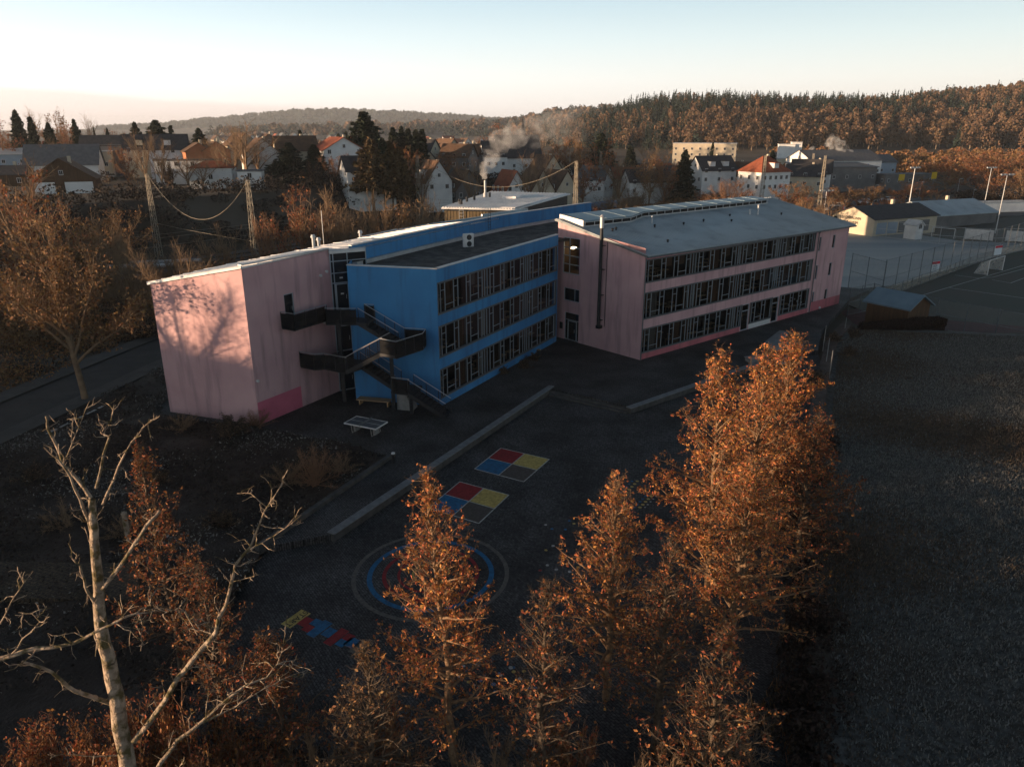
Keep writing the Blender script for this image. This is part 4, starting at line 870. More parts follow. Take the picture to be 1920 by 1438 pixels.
def house(px, py, L, Dp, hw, hr, rot, wm, rm, label, z=None, kind='gable', wf=(3,2), wl=(2,1), wr=(2,1), chim=True, dormer=0, cat='house', name='house', dist=None, oh=.5, gablem=None, group=None, balcony=False):
    fd = 1.0
    if dist: x, y, zz = atd(px, py, dist); z = max(min(zz, Tz(x, y)+4), Tz(x, y)-3); fd = max(1.0, z-Tz(x, y)+1.5)
    else:
        z_ = z if z is not None else 3.0
        for _ in range(4):
            x, y = at(px, py, z_); 
            if z is None: z_ = Tz(x, y)
        z = z_-.1
    if dist and dist < 300: L *= .86; Dp *= .86; hw *= .9; hr *= .88
    e = empty(name, (x, y, z), math.radians(rot), label, cat, group); a, b = L/2, Dp/2
    mb = MB()
    if kind in ('gable', 'hip'):
        mb.box((0,0,(hw-fd)/2), (L,Dp,hw+fd))
        if kind == 'gable':
            mb.cm = 1
            for s in (-1, 1): mb.add([(s*a,-b,hw),(s*a,b,hw),(s*a,0,hw+hr)], [(0,1,2) if s > 0 else (0,2,1)])
    else: mb.box((0,0,(hw-fd)/2), (L,Dp,hw+fd))
    mb.build('wall', [M[wm], M[gablem or wm]], e)
    mb = MB()
    if kind == 'gable':
        sl_ = hr/b; t = .18
        for s in (-1, 1):
            q = [(-a-oh,s*(b+oh),hw-oh*sl_), (a+oh,s*(b+oh),hw-oh*sl_), (a+oh,0,hw+hr), (-a-oh,0,hw+hr)]
            if s > 0: q = q[::-1]
            mb.hexa([(x_,y_,z_+.01) for x_, y_, z_ in q], [(x_,y_,z_+t) for x_, y_, z_ in q])
    elif kind == 'hip':
        k = min(a, b)*.95; B4 = [(-a-oh,-b-oh,hw),(a+oh,-b-oh,hw),(a+oh,b+oh,hw),(-a-oh,b+oh,hw)]
        mb.add(B4+[(-a+k,0,hw+hr),(a-k,0,hw+hr)], [(0,1,5,4),(1,2,5),(2,3,4,5),(3,0,4),(3,2,1,0)])
    elif kind == 'flat':
        mb.box((0,0,hw+.15), (L+oh,Dp+oh,.3))
    elif kind == 'mono':
        mb.hexa([(-a-oh,-b-oh,hw),(a+oh,-b-oh,hw),(a+oh,b+oh,hw+hr),(-a-oh,b+oh,hw+hr)], [(-a-oh,-b-oh,hw+.2),(a+oh,-b-oh,hw+.2),(a+oh,b+oh,hw+hr+.2),(-a-oh,b+oh,hw+hr+.2)])
    rf = mb.build('roof', M[rm], e)
    if chim and kind in ('gable','hip'): mb = MB(); mb.box((L*.18,b*.25,hw+hr*.75+.6), (.7,.7,2.0)); mb.build('chimney', M['wall_cream'], rf)
    for i in range(dormer):
        mb = MB(); xx = (i-(dormer-1)/2)*L/(dormer+.5)
        mb.box((xx,-b*.62,hw+hr*.42), (1.9,b*.7,1.5)); d_ = mb.build('dormer', M[wm], rf); mb = MB(); mb.box((xx,-b*.66,hw+hr*.42+.85), (2.3,b*.85,.18)); mb.build('dormer_roof', M[rm], rf)
    h0 = 1.6
    if wf[0]: add_windows(e, 'f', L, Dp, wf[0], wf[1], h0, 2.75)
    if wl[0]: add_windows(e, 'l', L, Dp, wl[0], wl[1], h0, 2.75)
    if wr[0]: add_windows(e, 'r', L, Dp, wr[0], wr[1], h0, 2.75)
    if kind == 'gable' and hr > 2.5:
        for f_ in ('l', 'r'): add_windows(e, f_, L, Dp, 1, 1, hw+hr*.3, 1, .9, 1.1)
    if balcony: mb = MB(); mb.box((0,-b-.6,2.9), (L*.8,1.2,.9)); mb.build('balcony', M['wall_wood'], e)
    return e
H = house
# left part of the town, on its rise
H(18,326,14,9,6.5,1.8,20,'wall_blue','roof_white','pale blue house with low roof at the left edge behind smoke',kind='mono')
H(128,338,19,10,5,5.2,18,'wall_white','roof_grey','white house under a large grey roof, left of the dark cube house',dormer=0,wf=(4,1),chim=False)
H(128,361,9,14,3.6,4.6,-70,'wall_wood','roof_brown','barn-like timber house with white garage doors, smoking chimney',gablem='wall_wood',wf=(0,0),wl=(0,0),wr=(0,0))
barn = [o for o in bpy.data.objects if str(o.get('label', '')).startswith('barn-like')][0]
for yy, ww in ((-3.9,4.4),(3.4,6.0)):
    mb = MB(); mb.box((4.56,yy,1.45), (.08,ww,2.7)); mb.build('garage_door', M['wall_white'], barn)
H(190,334,8,6,8,1,20,'wall_cream','roof_white','small cream flat-roofed annex lit by the sun',kind='flat',wf=(2,2),chim=False)
H(243,331,14,9,9.6,1,12,'wall_grey','roof_dark','dark grey cube house with parked cars in front',kind='flat',wf=(3,3))
H(186,280,12,9,5,4.6,15,'wall_grey','roof_dark','long dark-roofed row house below the left conifers',dist=275)
H(222,283,11.5,9,5,4.6,15,'wall_cream','roof_dark','dark-roofed row house with cream wall beside the left row',dist=265)
H(266,290,11,9,5.4,4.6,20,'wall_cream','roof_dark','row house with one sunlit gable left of the white dormer house',dist=250,dormer=1)
H(318,292,13,9,5.6,4.6,20,'wall_white','roof_dark','white terrace house with a white dormer under the round tree',dist=245,dormer=1,wf=(4,2))
H(372,300,9,9,5.0,2.6,-60,'wall_orange','roof_brown','brownish house with shallow roof beside the orange twin house',dist=238,wf=(2,1))
H(405,297,9,9,5.2,2.8,-62,'wall_orange','roof_brown','terracotta house with one dark window under a low gable',dist=240,wf=(1,1))
H(352,316,19,7,2.7,.5,8,'wall_white','roof_dark','long low white building with flat roof',kind='flat',wf=(4,1),dist=224,chim=False)
H(402,342,12.5,9,4.2,2.0,10,'wall_white','roof_red','white house with low dark red hip roof above the railway',kind='hip',wf=(1,1),chim=False,dist=206)
H(20,348,10,7,3.2,2,15,'wall_wood','roof_dark','small dark house with two white windows at the left edge',wf=(2,1))
H(455,300,15,10,6,4.2,-55,'wall_cream','roof_brown','brown-roofed house behind the tall bare trees',dist=262)
H(502,287,10,11,6.4,3.6,-62,'wall_grey','roof_brown','grey gabled house with a white cross window',dist=258)
H(490,312,11,11,4.6,4.6,-62,'wall_white','roof_brown','white house under a steep frosted brown roof, left centre',dist=232)
H(556,300,14,9,5.2,4.4,28,'wall_cream','roof_brown','cream house with a shallow brown roof beside the dark cedar',dist=240,wf=(3,1))
H(472,340,7,6,2.8,.6,10,'wall_white','roof_grey','small white shed behind the railway mast',kind='flat',wf=(1,1),chim=False,dist=200)
H(634,296,13,14,5.4,3.8,-58,'wall_white','roof_red','large white house with broad gable and red roof',dist=232,wf=(2,2),wr=(2,2))
H(690,346,15,8,5.6,3.8,28,'wall_white','roof_dark','white house with sunlit gable and balcony under dark roof',dist=205,balcony=True,gablem='wall_white',wf=(2,1),wl=(2,2))
H(812,345,11,9,3.4,6.2,-62,'wall_white','roof_brown','steep-roofed white house with a dormer left of the hall smoke',dist=222,dormer=1)
H(866,342,11,10,3.4,6.0,-60,'wall_grey','roof_brown','steep brown-roofed house directly left of the smoke',dist=226)
H(838,290,12,9,5,5,-55,'wall_cream','roof_brown','brown gabled house with pale chimney in the second row',dist=290)
H(880,292,13,9,5,3.6,20,'wall_grey','roof_brown','house with a light brown roof in the second row left of smoke',dist=285)
H(800,302,9,9,4.5,5,-30,'wall_cream','roof_dark','small house with sunlit gable behind the dark conifers',dist=275)
H(860,305,12,9,4.6,4.2,-20,'wall_grey','roof_brown','low brown-roofed house in the third row left of smoke',dist=260)
H(955,342,11,8.5,3.6,6.8,-64,'wall_white','roof_red','white steep gabled house with half-lit orange roof beside smoke',dist=226,wr=(2,2))
H(1003,342,11,9.5,3.8,6.8,-62,'wall_cream','roof_brown','cream house with steep brown roof right of the white gable',dist=230)
H(1046,336,12,9,3.6,6.4,-60,'wall_cream','roof_brown','brown steep-roofed house half hidden by the rail mast',dist=238)
H(1022,318,11,9,7,5.4,-58,'wall_cream','roof_brown','tall brown-roofed house behind the cream one',dist=262)
c = H(968,318,17,9,5,7.5,18,'wall_white','roof_dark','white church hall with very steep dark roof in the smoke',dist=300,wf=(4,1),cat='church',name='church',chim=False)
H(925,312,10,8,5,5.5,18,'wall_white','roof_dark','white gabled hall left of the church in the smoke',dist=285,chim=False)
x, y, z = atd(980,262,330); ch = empty('church_tower', (x,y,Tz(x,y)), .3, 'thin dark church spire above the roofs in the smoke', 'church tower')
mb = MB(); mb.box((0,0,6), (3,3,13)); mb.build('wall', M['wall_cream'], ch); mb = MB(); mb.add([(-1.7,-1.7,12),(1.7,-1.7,12),(1.7,1.7,12),(-1.7,1.7,12),(0,0,23)], [(0,1,4),(1,2,4),(2,3,4),(3,0,4),(3,2,1,0)]); mb.build('spire', M['roof_dark'], ch)
# right part of the town
H(1118,303,11,9,5.2,4.6,-30,'wall_white','roof_grey','pale grey house left among the brown trees right of centre',dist=262)
H(1160,308,13,9,5,3.6,15,'wall_cream','roof_red','sunlit cream house mostly hidden by bare trees',dist=270)
H(1215,318,18,9,5,4,15,'wall_white','roof_dark','long white house behind the golden tree',dist=255)
H(1258,322,15,9,5.6,4.2,18,'wall_white','roof_dark','white house with dark roof left of the dark spruce',dist=262,wf=(4,2))
H(1335,322,16,9,5.2,4.6,24,'wall_white','roof_dark','white house with two dormers right of the dark spruce',dist=258,dormer=2)
H(1380,316,11,9,4.4,4.6,-30,'wall_white','roof_brown','white gabled house left of the orange-roofed villa',dist=262)
H(1320,302,31,14,9.5,1,-17,'wall_cream','roof_white','three-storey cream block with rows of square windows before the forest',kind='flat',wf=(8,3),wl=(3,3),wr=(4,3),dist=400,cat='apartment block',name='apartment_block')
H(1430,352,14,12,6.6,5.4,26,'wall_white','roof_red','villa with bright orange hip roof and white walls beside the tracks',kind='hip',wf=(5,2),wl=(3,2),dist=246,dormer=1,cat='villa')
H(1463,300,20,11,5.5,.8,20,'wall_cream','roof_white','flat cream building before the forest',kind='flat',dist=410,wf=(4,1),name='commercial_building',cat='building')
H(1530,296,44,14,7.5,.8,-12,'wall_grey','roof_dark','long dark glazed building with pale towers before the forest',kind='flat',dist=420,wf=(12,2),name='commercial_building',cat='building')
for px, w_, h_ in ((1472,8,12.5),(1490,5,13.5)):
    H(px,297,w_,6,h_,.5,-12,'wall_white','roof_white','pale roof tower on the dark glazed building, '+('wide left one' if w_ > 6 else 'narrow right one'),kind='flat',dist=412,wf=(0,0),wl=(0,0),wr=(0,0),name='roof_tower',cat='tower')
H(1520,330,15,9,5,4.8,-25,'wall_white','roof_dark','white sunlit gabled house between two lattice masts',dist=275,wf=(2,2))
H(1508,342,14,9,4.6,3.8,-20,'wall_cream','roof_dark','lower house in front of the sunlit white gable',dist=262)
H(1555,338,30,14,5,1.2,10,'wall_grey','roof_grey','low grey warehouse right of the white gabled house',kind='mono',dist=300,wf=(6,1),name='warehouse',cat='warehouse')
H(1560,318,34,20,6,4,12,'wall_white','roof_grey','broad white hall with pale grey roof before the forest',dist=345,wf=(6,1),chim=False,name='warehouse',cat='warehouse')
H(1625,325,20,12,5,3,12,'wall_blue','roof_grey','light blue-grey hall behind the white advertising pylon',dist=350,wf=(4,1),chim=False,name='warehouse',cat='warehouse')
H(1690,345,22,8,3.6,.5,14,'wall_grey','roof_grey','low flat grey kiosk roof near the car rows',kind='flat',dist=300,wf=(5,1),name='warehouse',cat='warehouse')
# clubhouse and hall by the sports ground
cl = H(1655,432,24.4,13.4,4.0,2.5,26,'wall_cream','roof_dark','white clubhouse with lettering on its sunlit gable and dark roof',dist=178,wf=(0,0),wl=(0,0),wr=(0,0),name='clubhouse',cat='clubhouse')
for ch_ in list(cl.children):
    if ch_.name.startswith('window'): bpy.data.objects.remove(ch_)
for i in range(5):
    mb = MB(); mb.box((-8+i*3.6,-5.8,1.5), (3.1,.08,2.5)); mb.build('shutter', M['wall_blue' if i < 2 else 'wall_grey'], cl)
mb = MB(); mb.tube((-10.5,4.9,2.9), (-10.58,4.9,2.9), .5, n=16); mb.build('emblem', M['forest_green'], cl)
text('FV LEONBRONN', .85, (-10.62,1.0,3.35), (math.pi/2,0,-math.pi/2), M['black'], cl)
text('VEREINSHEIM', .85, (-10.62,1.0,2.35), (math.pi/2,0,-math.pi/2), M['black'], cl)
hl = H(1760,420,26,17,3.6,3.0,24,'wall_grey','roof_sheet','large low hall with pale grey roof behind the clubhouse',dist=196,wf=(0,0),wl=(0,0),wr=(0,0),name='sports_hall',cat='hall')
H(1712,437,3.4,2.6,2.0,1.0,-64,'wall_white','roof_white','small white ticket hut with gabled roof beside the floodlight mast',dist=165,wf=(0,0),wl=(1,1),wr=(1,1),chim=False,name='ticket_hut',cat='hut',oh=.25)
H(1860,395,24,3.2,2.6,.4,12,'wall_white','roof_white','pale low shelter by the right edge of the far pitch',kind='flat',dist=218,wf=(0,0),wl=(0,0),wr=(0,0),chim=False,name='dugout_shelter',cat='shelter')
hut = H(1680,596,5.2,4.4,2.0,1.2,-57,'wall_wood','ridge_sheet','dark wooden garden hut with frosted gable roof beside the hedge',z=-.6,wf=(0,0),wl=(0,0),wr=(0,0),chim=False,name='garden_hut',cat='hut',oh=.4)

# gym hall behind the school
gx = empty('gym_hall', (0,0,0), 0, 'dark-clad hall with frosted ribbed roof and smoking flue behind the school', 'hall')
zg = 8.2; c1, c2, c3, c4 = at(833,391,zg), at(966,394,zg), at(1064,366,zg+.9), at(922,362,zg+.9)
mb = MB(); mb.prism([c1,c2,c3,c4], -1, [zg-.1,zg-.1,zg+.8,zg+.8]); mb.build('wall', M['dark_metal'], gx)
mat('clad_ochre', (0.15,0.11,0.06), (0.11,0.08,0.045), scale=1, stretch=(3,3,.2))
w = Wall(c1, c2); mb = MB(); n = 22
for i in range(n): s = w.L*i/n; w.bar(mb, s+.05, s+w.L/n-.05, .01, .07, 3, zg-.4)
mb.build('cladding', M['clad_ochre'], gx)
mb = MB(); q = lambda u, v, h=0: tuple(((1-v)*((1-u)*a+u*b)+v*((1-u)*d+u*c)) for a, b, c, d in zip(c1,c2,c3,c4))+(zg+.9*v+h,)
mb.hexa([q(-.02,-.03), q(1.02,-.03), q(1.02,1.03), q(-.02,1.03)], [q(-.02,-.03,.2), q(1.02,-.03,.2), q(1.02,1.03,.2), q(-.02,1.03,.2)])
for i in range(26): u = i/26*1.0; mb.beam(q(u,-.02,.24), q(u,1.02,.24), .22, .16)
mb.hexa([q(.80,0,.3), q(1.0,0,.3), q(1.0,.3,.3), q(.80,.3,.3)], [q(.80,0,.42), q(1.0,0,.42), q(1.0,.3,.42), q(.80,.3,.42)])
mb.build('roof', M['roof_frost'], gx)
mb = MB(); mb.hexa([q(.42,.55,.2), q(.6,.55,.2), q(.6,.72,.2), q(.42,.72,.2)], [q(.42,.55,.7), q(.6,.55,.7), q(.6,.72,.7), q(.42,.72,.7)]); mb.build('roof_light', M['roof_frost'], gx)
FLUE = q(.14,.62,0)
mb = MB(); mb.tube(FLUE, (FLUE[0],FLUE[1],FLUE[2]+1.0), .35, n=12); mb.tube((FLUE[0],FLUE[1],FLUE[2]+1), (FLUE[0],FLUE[1],FLUE[2]+3.2), .2, n=12); mb.build('flue', M['coping_metal'], gx)
for u, v in ((.2,.62),(.12,.42),(.1,.3),(.08,.18),(.13,.15)): p = q(u,v,.2); mb = MB(); mb.tube(p, (p[0],p[1],p[2]+.9), .22, n=10); mb.build('roof_vent', M['dark_metal'], gx)
mb = MB(); w = Wall(c1, c2)
for s in (w.L*.22, w.L*.22+.7): mb.beam(w.P(s,.3,3), w.P(s,.3,zg+1.2), .08, .08)
for i in range(11): mb.beam(w.P(w.L*.22,.3,3.5+i*.5), w.P(w.L*.22+.7,.3,3.5+i*.5), .06, .06)
mb.build('ladder', M['coping_metal'], gx)

# ------------------------------------------------------------------ railway
mat('ballast', (0.055,0.048,0.042), (0.035,0.031,0.028), scale=3, detail=8, bump=.8, bscale=12)
mat('rail_steel', (0.16,0.17,0.19), rough=.35, metal=.6)
mb = MB()
for i, qq in enumerate((-11.5,-6.8,-2.1,2.6,7.3,12)):
    a, b = track(-70, qq), track(420, qq); w = Wall(a, b); mb = MB(); w.bar(mb, 0, w.L, -1.6, 1.6, -4.3, -3.75); bd = mb.build('ballast_bed', M['ballast']); tag(bd, kind='structure')
    mb = MB()
    for o in (-.75, .75): w.bar(mb, 0, w.L, o-.05, o+.05, -3.75, -3.55)
    tag(mb.build('railway_track', M['rail_steel']), ORD[i]+' railway track counted from the school side', 'railway track', 'parallel railway tracks')
def lattice(px, pyt, y, label, zb=-4, grp='lattice masts carrying the overhead line'):
    x, _, zt = atd(px, pyt, y); e = empty('lattice_mast', (x,y,zb), math.atan2(TRD[1],TRD[0]), label, 'rail mast', grp); H_ = zt-zb; mb = MB(); b0, b1 = .55, .22
    for sx in (-1, 1):
        for sy in (-1, 1): mb.beam((sx*b0,sy*b0,-.3), (sx*b1,sy*b1,H_), .09, .09)
    n = int(H_/1.0)
    for i in range(n):
        za, zb_ = H_*i/n, H_*(i+1)/n; ra, rb = b0+(b1-b0)*i/n, b0+(b1-b0)*(i+1)/n; s = 1 if i % 2 else -1
        for f in (-1, 1): mb.beam((s*ra,f*ra,za), (-s*rb,f*rb,zb_), .045, .045); mb.beam((f*ra,s*ra,za), (f*rb,-s*rb,zb_), .045, .045)
    mb.build('lattice', M['bark_pale' if False else 'mast_steel'], e); return (x, y, zt)
mat('mast_steel', (0.30,0.26,0.20), (0.22,0.19,0.15), scale=1, rough=.7)
m1_ = lattice(275,326,150,'leftmost lattice mast, rising from the railway left of the pink block'); m2_ = lattice(464,338,126,'lattice mast standing in the bushes behind the pink block roof')
m3_ = lattice(782,292,205,'slim lattice mast beside the dark pines'); m4_ = lattice(1081,302,182,'bright lattice mast just behind the blue wall end'); m5_ = lattice(1127,284,262,'farther lattice mast right of the bright one')
m6_ = lattice(1341,278,262,'lattice mast before the cream apartment block'); m7_ = lattice(1436,292,232,'lattice mast in front of the orange-roofed villa'); m8_ = lattice(1548,292,225,'lattice mast left of the floodlight, before the halls'); m9_ = lattice(1526,288,300,'lattice mast beside the sunlit white gable')
def cable(a, b, sag, r=.05, label=None, n=14, kinks=None):
    pts = [(a[0]+(b[0]-a[0])*t, a[1]+(b[1]-a[1])*t, a[2]+(b[2]-a[2])*t-4*sag*t*(1-t)) for t in [i/n for i in range(n+1)]]
    mb = MB(); mb.path(pts, r, 5); return tag(mb.build('overhead_cable', M['mast_steel']), label, 'cable', 'cross cables between the rail masts')
cable(m1_, m2_, 7.5, .038, 'sagging cable between the two left masts')
cable(m3_, m4_, 7.0, .045, 'sagging cable ending at the bright mast behind the blue wall')
cable(m5_, m6_, 6.5, .05, 'wide sagging cable in front of the apartment block')
for a, b, s, lab in ((m1_,m2_,.2,'lower wire between the two left masts'), (m3_,m4_,.2,'lower wire behind the gym hall'), (m5_,m6_,.2,'lower wire below the wide sagging cable')):
    cable((a[0],a[1],3.2), (b[0],b[1],3.0), s, .025, lab)
for qq, lab in ((-6.8,'contact wire over the nearer tracks'), (2.6,'contact wire over the middle tracks'), (7.3,'contact wire over the far tracks')):
    a, b = track(-60, qq), track(330, qq); cable((*a,2.4), (*b,2.4), .1, .025, lab)
# covered wagons and frosted shed roofs along the near track
mat('tarp', (0.22,0.235,0.25), (0.16,0.17,0.18), scale=.5, stretch=(3,3,.5)); mat('tarp_blue', (0.14,0.19,0.27), (0.11,0.15,0.22), scale=.5); mat('tarp_buff', (0.26,0.19,0.14), (0.2,0.15,0.11), scale=.6)
def wagon(s, qq, L, m, label, z=-3.6):
    x, y = track(s, qq); e = empty('freight_wagon', (x,y,z), math.atan2(TRD[1],TRD[0]), label, 'wagon', 'covered freight wagons behind the school'); mb = MB(); n = 8; prof = [(-1.4,1.1)]+[(-1.4*math.cos(math.pi*i/n), 2.9+1.0*math.sin(math.pi*i/n)) for i in range(n+1)]+[(1.4,1.1)]
    vs = [(-L/2,a,b) for a, b in prof]+[(L/2,a,b) for a, b in prof]; k = len(prof); mb.add(vs, [(i,(i+1)%k,k+(i+1)%k,k+i) for i in range(k)]+[tuple(range(k))[::-1], tuple(range(k,2*k))]); mb.build('cover', M[m], e)
    mb = MB(); mb.box((0,0,.85), (L+.4,2.5,.4)); mb.build('underframe', M['dark_metal'], e)
    for xx in (-L/2+1.6, -L/2+3.2, L/2-3.2, L/2-1.6):
        mb = MB(); mb.tube((xx,-.85,.45), (xx,.85,.45), .45, n=12); mb.build('wheel', M['dark_metal'], e)
for s, m, lab in ((62,'tarp','frosted grey wagon nearest the blue wall end'), (77,'tarp','second frosted grey wagon from the blue wall'), (92,'tarp','third grey wagon, under the bare bushes'), (107,'tarp_buff','buff wagon glowing in the sun behind the roof'), (122,'tarp_blue','blue-grey wagon behind the skylight strip'), (137,'tarp_buff','last buff wagon before the lattice mast')):
    wagon(s, -11.5, 13.5, m, lab)
for i, (px, py, L, D_, hh, lab) in enumerate([(225,452,10,4,1.2,'frosted white shed roof, leftmost beside the tracks'), (248,458,11,3.5,1.1,'frosted shed roof just right of the leftmost one'), (300,447,12,3,1.6,'long frosted platform roof behind the left mast'), (345,443,9,3,1.8,'small frosted hut roof left of the round shrub'), (500,432,16,3,1.3,'long frosted platform roof right of the lattice mast'), (262,504,11,2,.5,'low frosted roof strip among the brown bushes'), (312,494,12,1.2,.4,'low frosted wall strip beside the tracks'), (30,470,14,2.5,.8,'frosted strip roof at the left edge')]):
    H(px, py, L, D_, hh, .5, 12, 'wall_grey', 'roof_white', lab, z=-3.6, kind='flat', wf=(0,0), wl=(0,0), wr=(0,0), chim=False, name='lineside_shed', cat='shed', group='frosted lineside sheds')

# ------------------------------------------------------------------ cars
def mkcar():
    e = empty('parked_car', (0,0,0), 0, 'car', 'car'); mb = MB()
    prof = [(-2.1,.35),(-2.15,.75),(-1.85,.95),(-1.0,.98),(-.98,1.0),(2.0,.98),(2.15,.85),(2.15,.35)]
    vs = [(x_,-.86,z_) for x_, z_ in prof]+[(x_,.86,z_) for x_, z_ in prof]; k = len(prof); mb.add(vs, [(i,k+i,k+(i+1)%k,(i+1)%k) for i in range(k)]+[tuple(range(k)), tuple(range(k,2*k))[::-1]])
    mb.hexa([(-.45,-.66,1.4),(1.6,-.66,1.42),(1.6,.66,1.42),(-.45,.66,1.4)], [(-.4,-.62,1.47),(1.5,-.62,1.49),(1.5,.62,1.49),(-.4,.62,1.47)]); mb.build('body', M['white_paint'], e)
    mb = MB(); mb.hexa([(-1.1,-.8,.97),(2.0,-.8,.97),(2.0,.8,.97),(-1.1,.8,.97)], [(-.45,-.64,1.4),(1.55,-.64,1.42),(1.55,.64,1.42),(-.45,.64,1.4)]); mb.build('window', M['glass_dark'], e)
    me = None
    for xx in (-1.35, 1.35):
        for yy in (-.8, .8):
            mb = MB(); mb.tube((xx,yy-.1,.33), (xx,yy+.1,.33), .33, n=12); mb.build('wheel', M['black'], e)
    return e
mat('car_dark', (0.03,0.035,0.045), rough=.25, spec=.6); mat('car_silver', (0.35,0.37,0.39), rough=.3, metal=.5); mat('car_white', (0.70,0.70,0.70), rough=.3); mat('car_blue', (0.05,0.10,0.22), rough=.3); mat('car_red', (0.28,0.03,0.03), rough=.3)
cars = [(1620,383,-1.75,.2,'car_white','white car facing the clubhouse gable corner'), (1632,379,-1.75,.3,'car_silver','silver car just behind the white car by the lamp'), (1663,378,-1.75,.05,'car_white','white estate car right of the lamp behind the clubhouse'), (1690,374,-1.75,.0,'car_dark','dark car half hidden behind the clubhouse roof'), (1570,390,-1.75,.4,'car_white','white car under the bare trees beside the floodlight mast'),
        (1560,396,-1.75,.3,'car_silver','pale car nearest the roof end of the school'), (1868,372,-1.75,.1,'car_silver','silver car on the right behind the far pitch'), (1900,370,-1.75,.1,'car_white','white car at the right edge behind the far pitch'),
        (250,331,None,.3,'car_white','white car in front of the dark cube house'), (232,334,None,.3,'car_dark','dark car left of the white one at the cube house'), (203,335,None,.2,'car_silver','silver car at the left end of the cube house'), (284,331,None,.2,'car_blue','dark blue car right of the mast at the cube house'), (268,332,None,.2,'car_dark','black car between white car and mast'),
        (1580,346,None,.15,'car_blue','blue car, leftmost of the far row behind the villa'), (1596,345,None,.15,'car_silver','silver car in the far row, second from left'), (1612,344,None,.15,'car_dark','dark car in the far row behind the bushes'), (1628,343,None,.15,'car_blue','blue car at the right end of the far row'), (1722,333,None,.2,'car_silver','silver car left of the yellow sign'), (1738,336,None,.2,'car_white','white car below the yellow sign'), (1745,331,None,.2,'car_dark','dark car behind the white car near the yellow sign')]
c0 = None
for px, py, z, rz, m, lab in cars:
    if z is None:
        z = 3
        for _ in range(4): x, y = at(px, py, z); z = Tz(x, y)+.02
    else: x, y = at(px, py, z)
    if c0 is None: c0 = mkcar(); o = c0
    else: o = clone(c0)
    o.location = (x, y, z); o.rotation_euler = (0, 0, rz); o['label'] = lab; o['group'] = 'parked cars'
    for ch in o.children:
        if ch.name.startswith('body'): ch.material_slots[0].link = 'OBJECT'; ch.material_slots[0].material = M[m]
# advertising pylons and signs in the distance
mat('sign_yellow', (0.55,0.36,0.03)); mat('sign_blue', (0.02,0.15,0.40))
def pylon(px, py, y, w_, h_, z0, m, lab):
    x, _, _z = atd(px, py, y); g = Tz(x, y); e = empty('advertising_pylon', (x,y,g), .2, lab, 'sign'); mb = MB(); mb.box((0,0,z0+h_/2), (w_,.4,h_)); mb.build('board', M[m], e); mb = MB(); mb.tube((0,0,-.5), (0,0,z0+.1), .15, n=8); mb.build('post', M['steel_grey'], e)
pylon(1609,320,320,1.1,6.5,2.5,'white_paint','slim white pylon sign before the forest'); pylon(1625,318,325,1.4,4.4,4.4,'sign_blue','blue pylon sign right of the white one')
pylon(1692,325,280,2.2,2.2,4.8,'sign_yellow','square yellow sign left of the pair'); pylon(1753,322,285,1.9,2.4,5,'sign_yellow','upright yellow sign right of the pair')
x, y = at(1580,408,-1.8); e = empty('road_sign', (x,y,-1.8), .5, 'round red-rimmed road sign beside the clubhouse', 'road sign'); mb = MB(); mb.tube((0,0,0), (0,0,2.6), .04, n=6); mb.build('post', M['steel_grey'], e); mb = MB(); mb.tube((0,-.05,2.6), (0,-.1,2.6), .5, n=20); mb.cm = 1; mb.tube((0,-.1,2.6), (0,-.12,2.6), .36, n=20); mb.build('sign_disc', [M['poster_red'], M['white_paint']], e)

# ------------------------------------------------------------------ vegetation
def seg_tubes(P0, P1, R0, R1, n):
    P0, P1 = np.asarray(P0, float), np.asarray(P1, float); R0, R1 = np.asarray(R0, float), np.asarray(R1, float)
    d = P1-P0; L = np.linalg.norm(d, axis=1, keepdims=True); d = d/np.maximum(L, 1e-6)
    a = np.where(np.abs(d[:, 2:3]) < 0.9, np.array([[0, 0, 1.0]]), np.array([[1.0, 0, 0]])); u = np.cross(d, a); u /= np.linalg.norm(u, axis=1, keepdims=True); v = np.cross(d, u)
    t = np.arange(n)*2*math.pi/n; c, s = np.cos(t)[None, :, None], np.sin(t)[None, :, None]
    ring = u[:, None, :]*c+v[:, None, :]*s
    A = P0[:, None, :]+ring*R0[:, None, None]; B = P1[:, None, :]+ring*R1[:, None, None]
    V = np.concatenate([A, B], 1).reshape(-1, 3); base = (np.arange(len(P0))*2*n)[:, None, None]
    i = np.arange(n); F_ = np.stack([i, (i+1) % n, n+(i+1) % n, n+i], 1)[None]+base
    return V, F_.reshape(-1, 4)
def leaf_quads(C, size, rng, aspect=2.0, up=0.0):
    n = len(C); a = rng.normal(size=(n, 3)); a[:, 2] += up; a /= np.linalg.norm(a, axis=1, keepdims=True); b = rng.normal(size=(n, 3)); b = np.cross(a, b); b /= np.maximum(np.linalg.norm(b, axis=1, keepdims=True), 1e-6)
    sz = size*rng.uniform(.35, 1.55, (n, 1)); a = a*sz*aspect/2; b = b*sz/2
    V = np.stack([C-a-b*.25, C-a*.1-b, C+a+b*.2, C+a*.1+b], 1).reshape(-1, 3)
    return V, np.arange(4*n).reshape(n, 4)
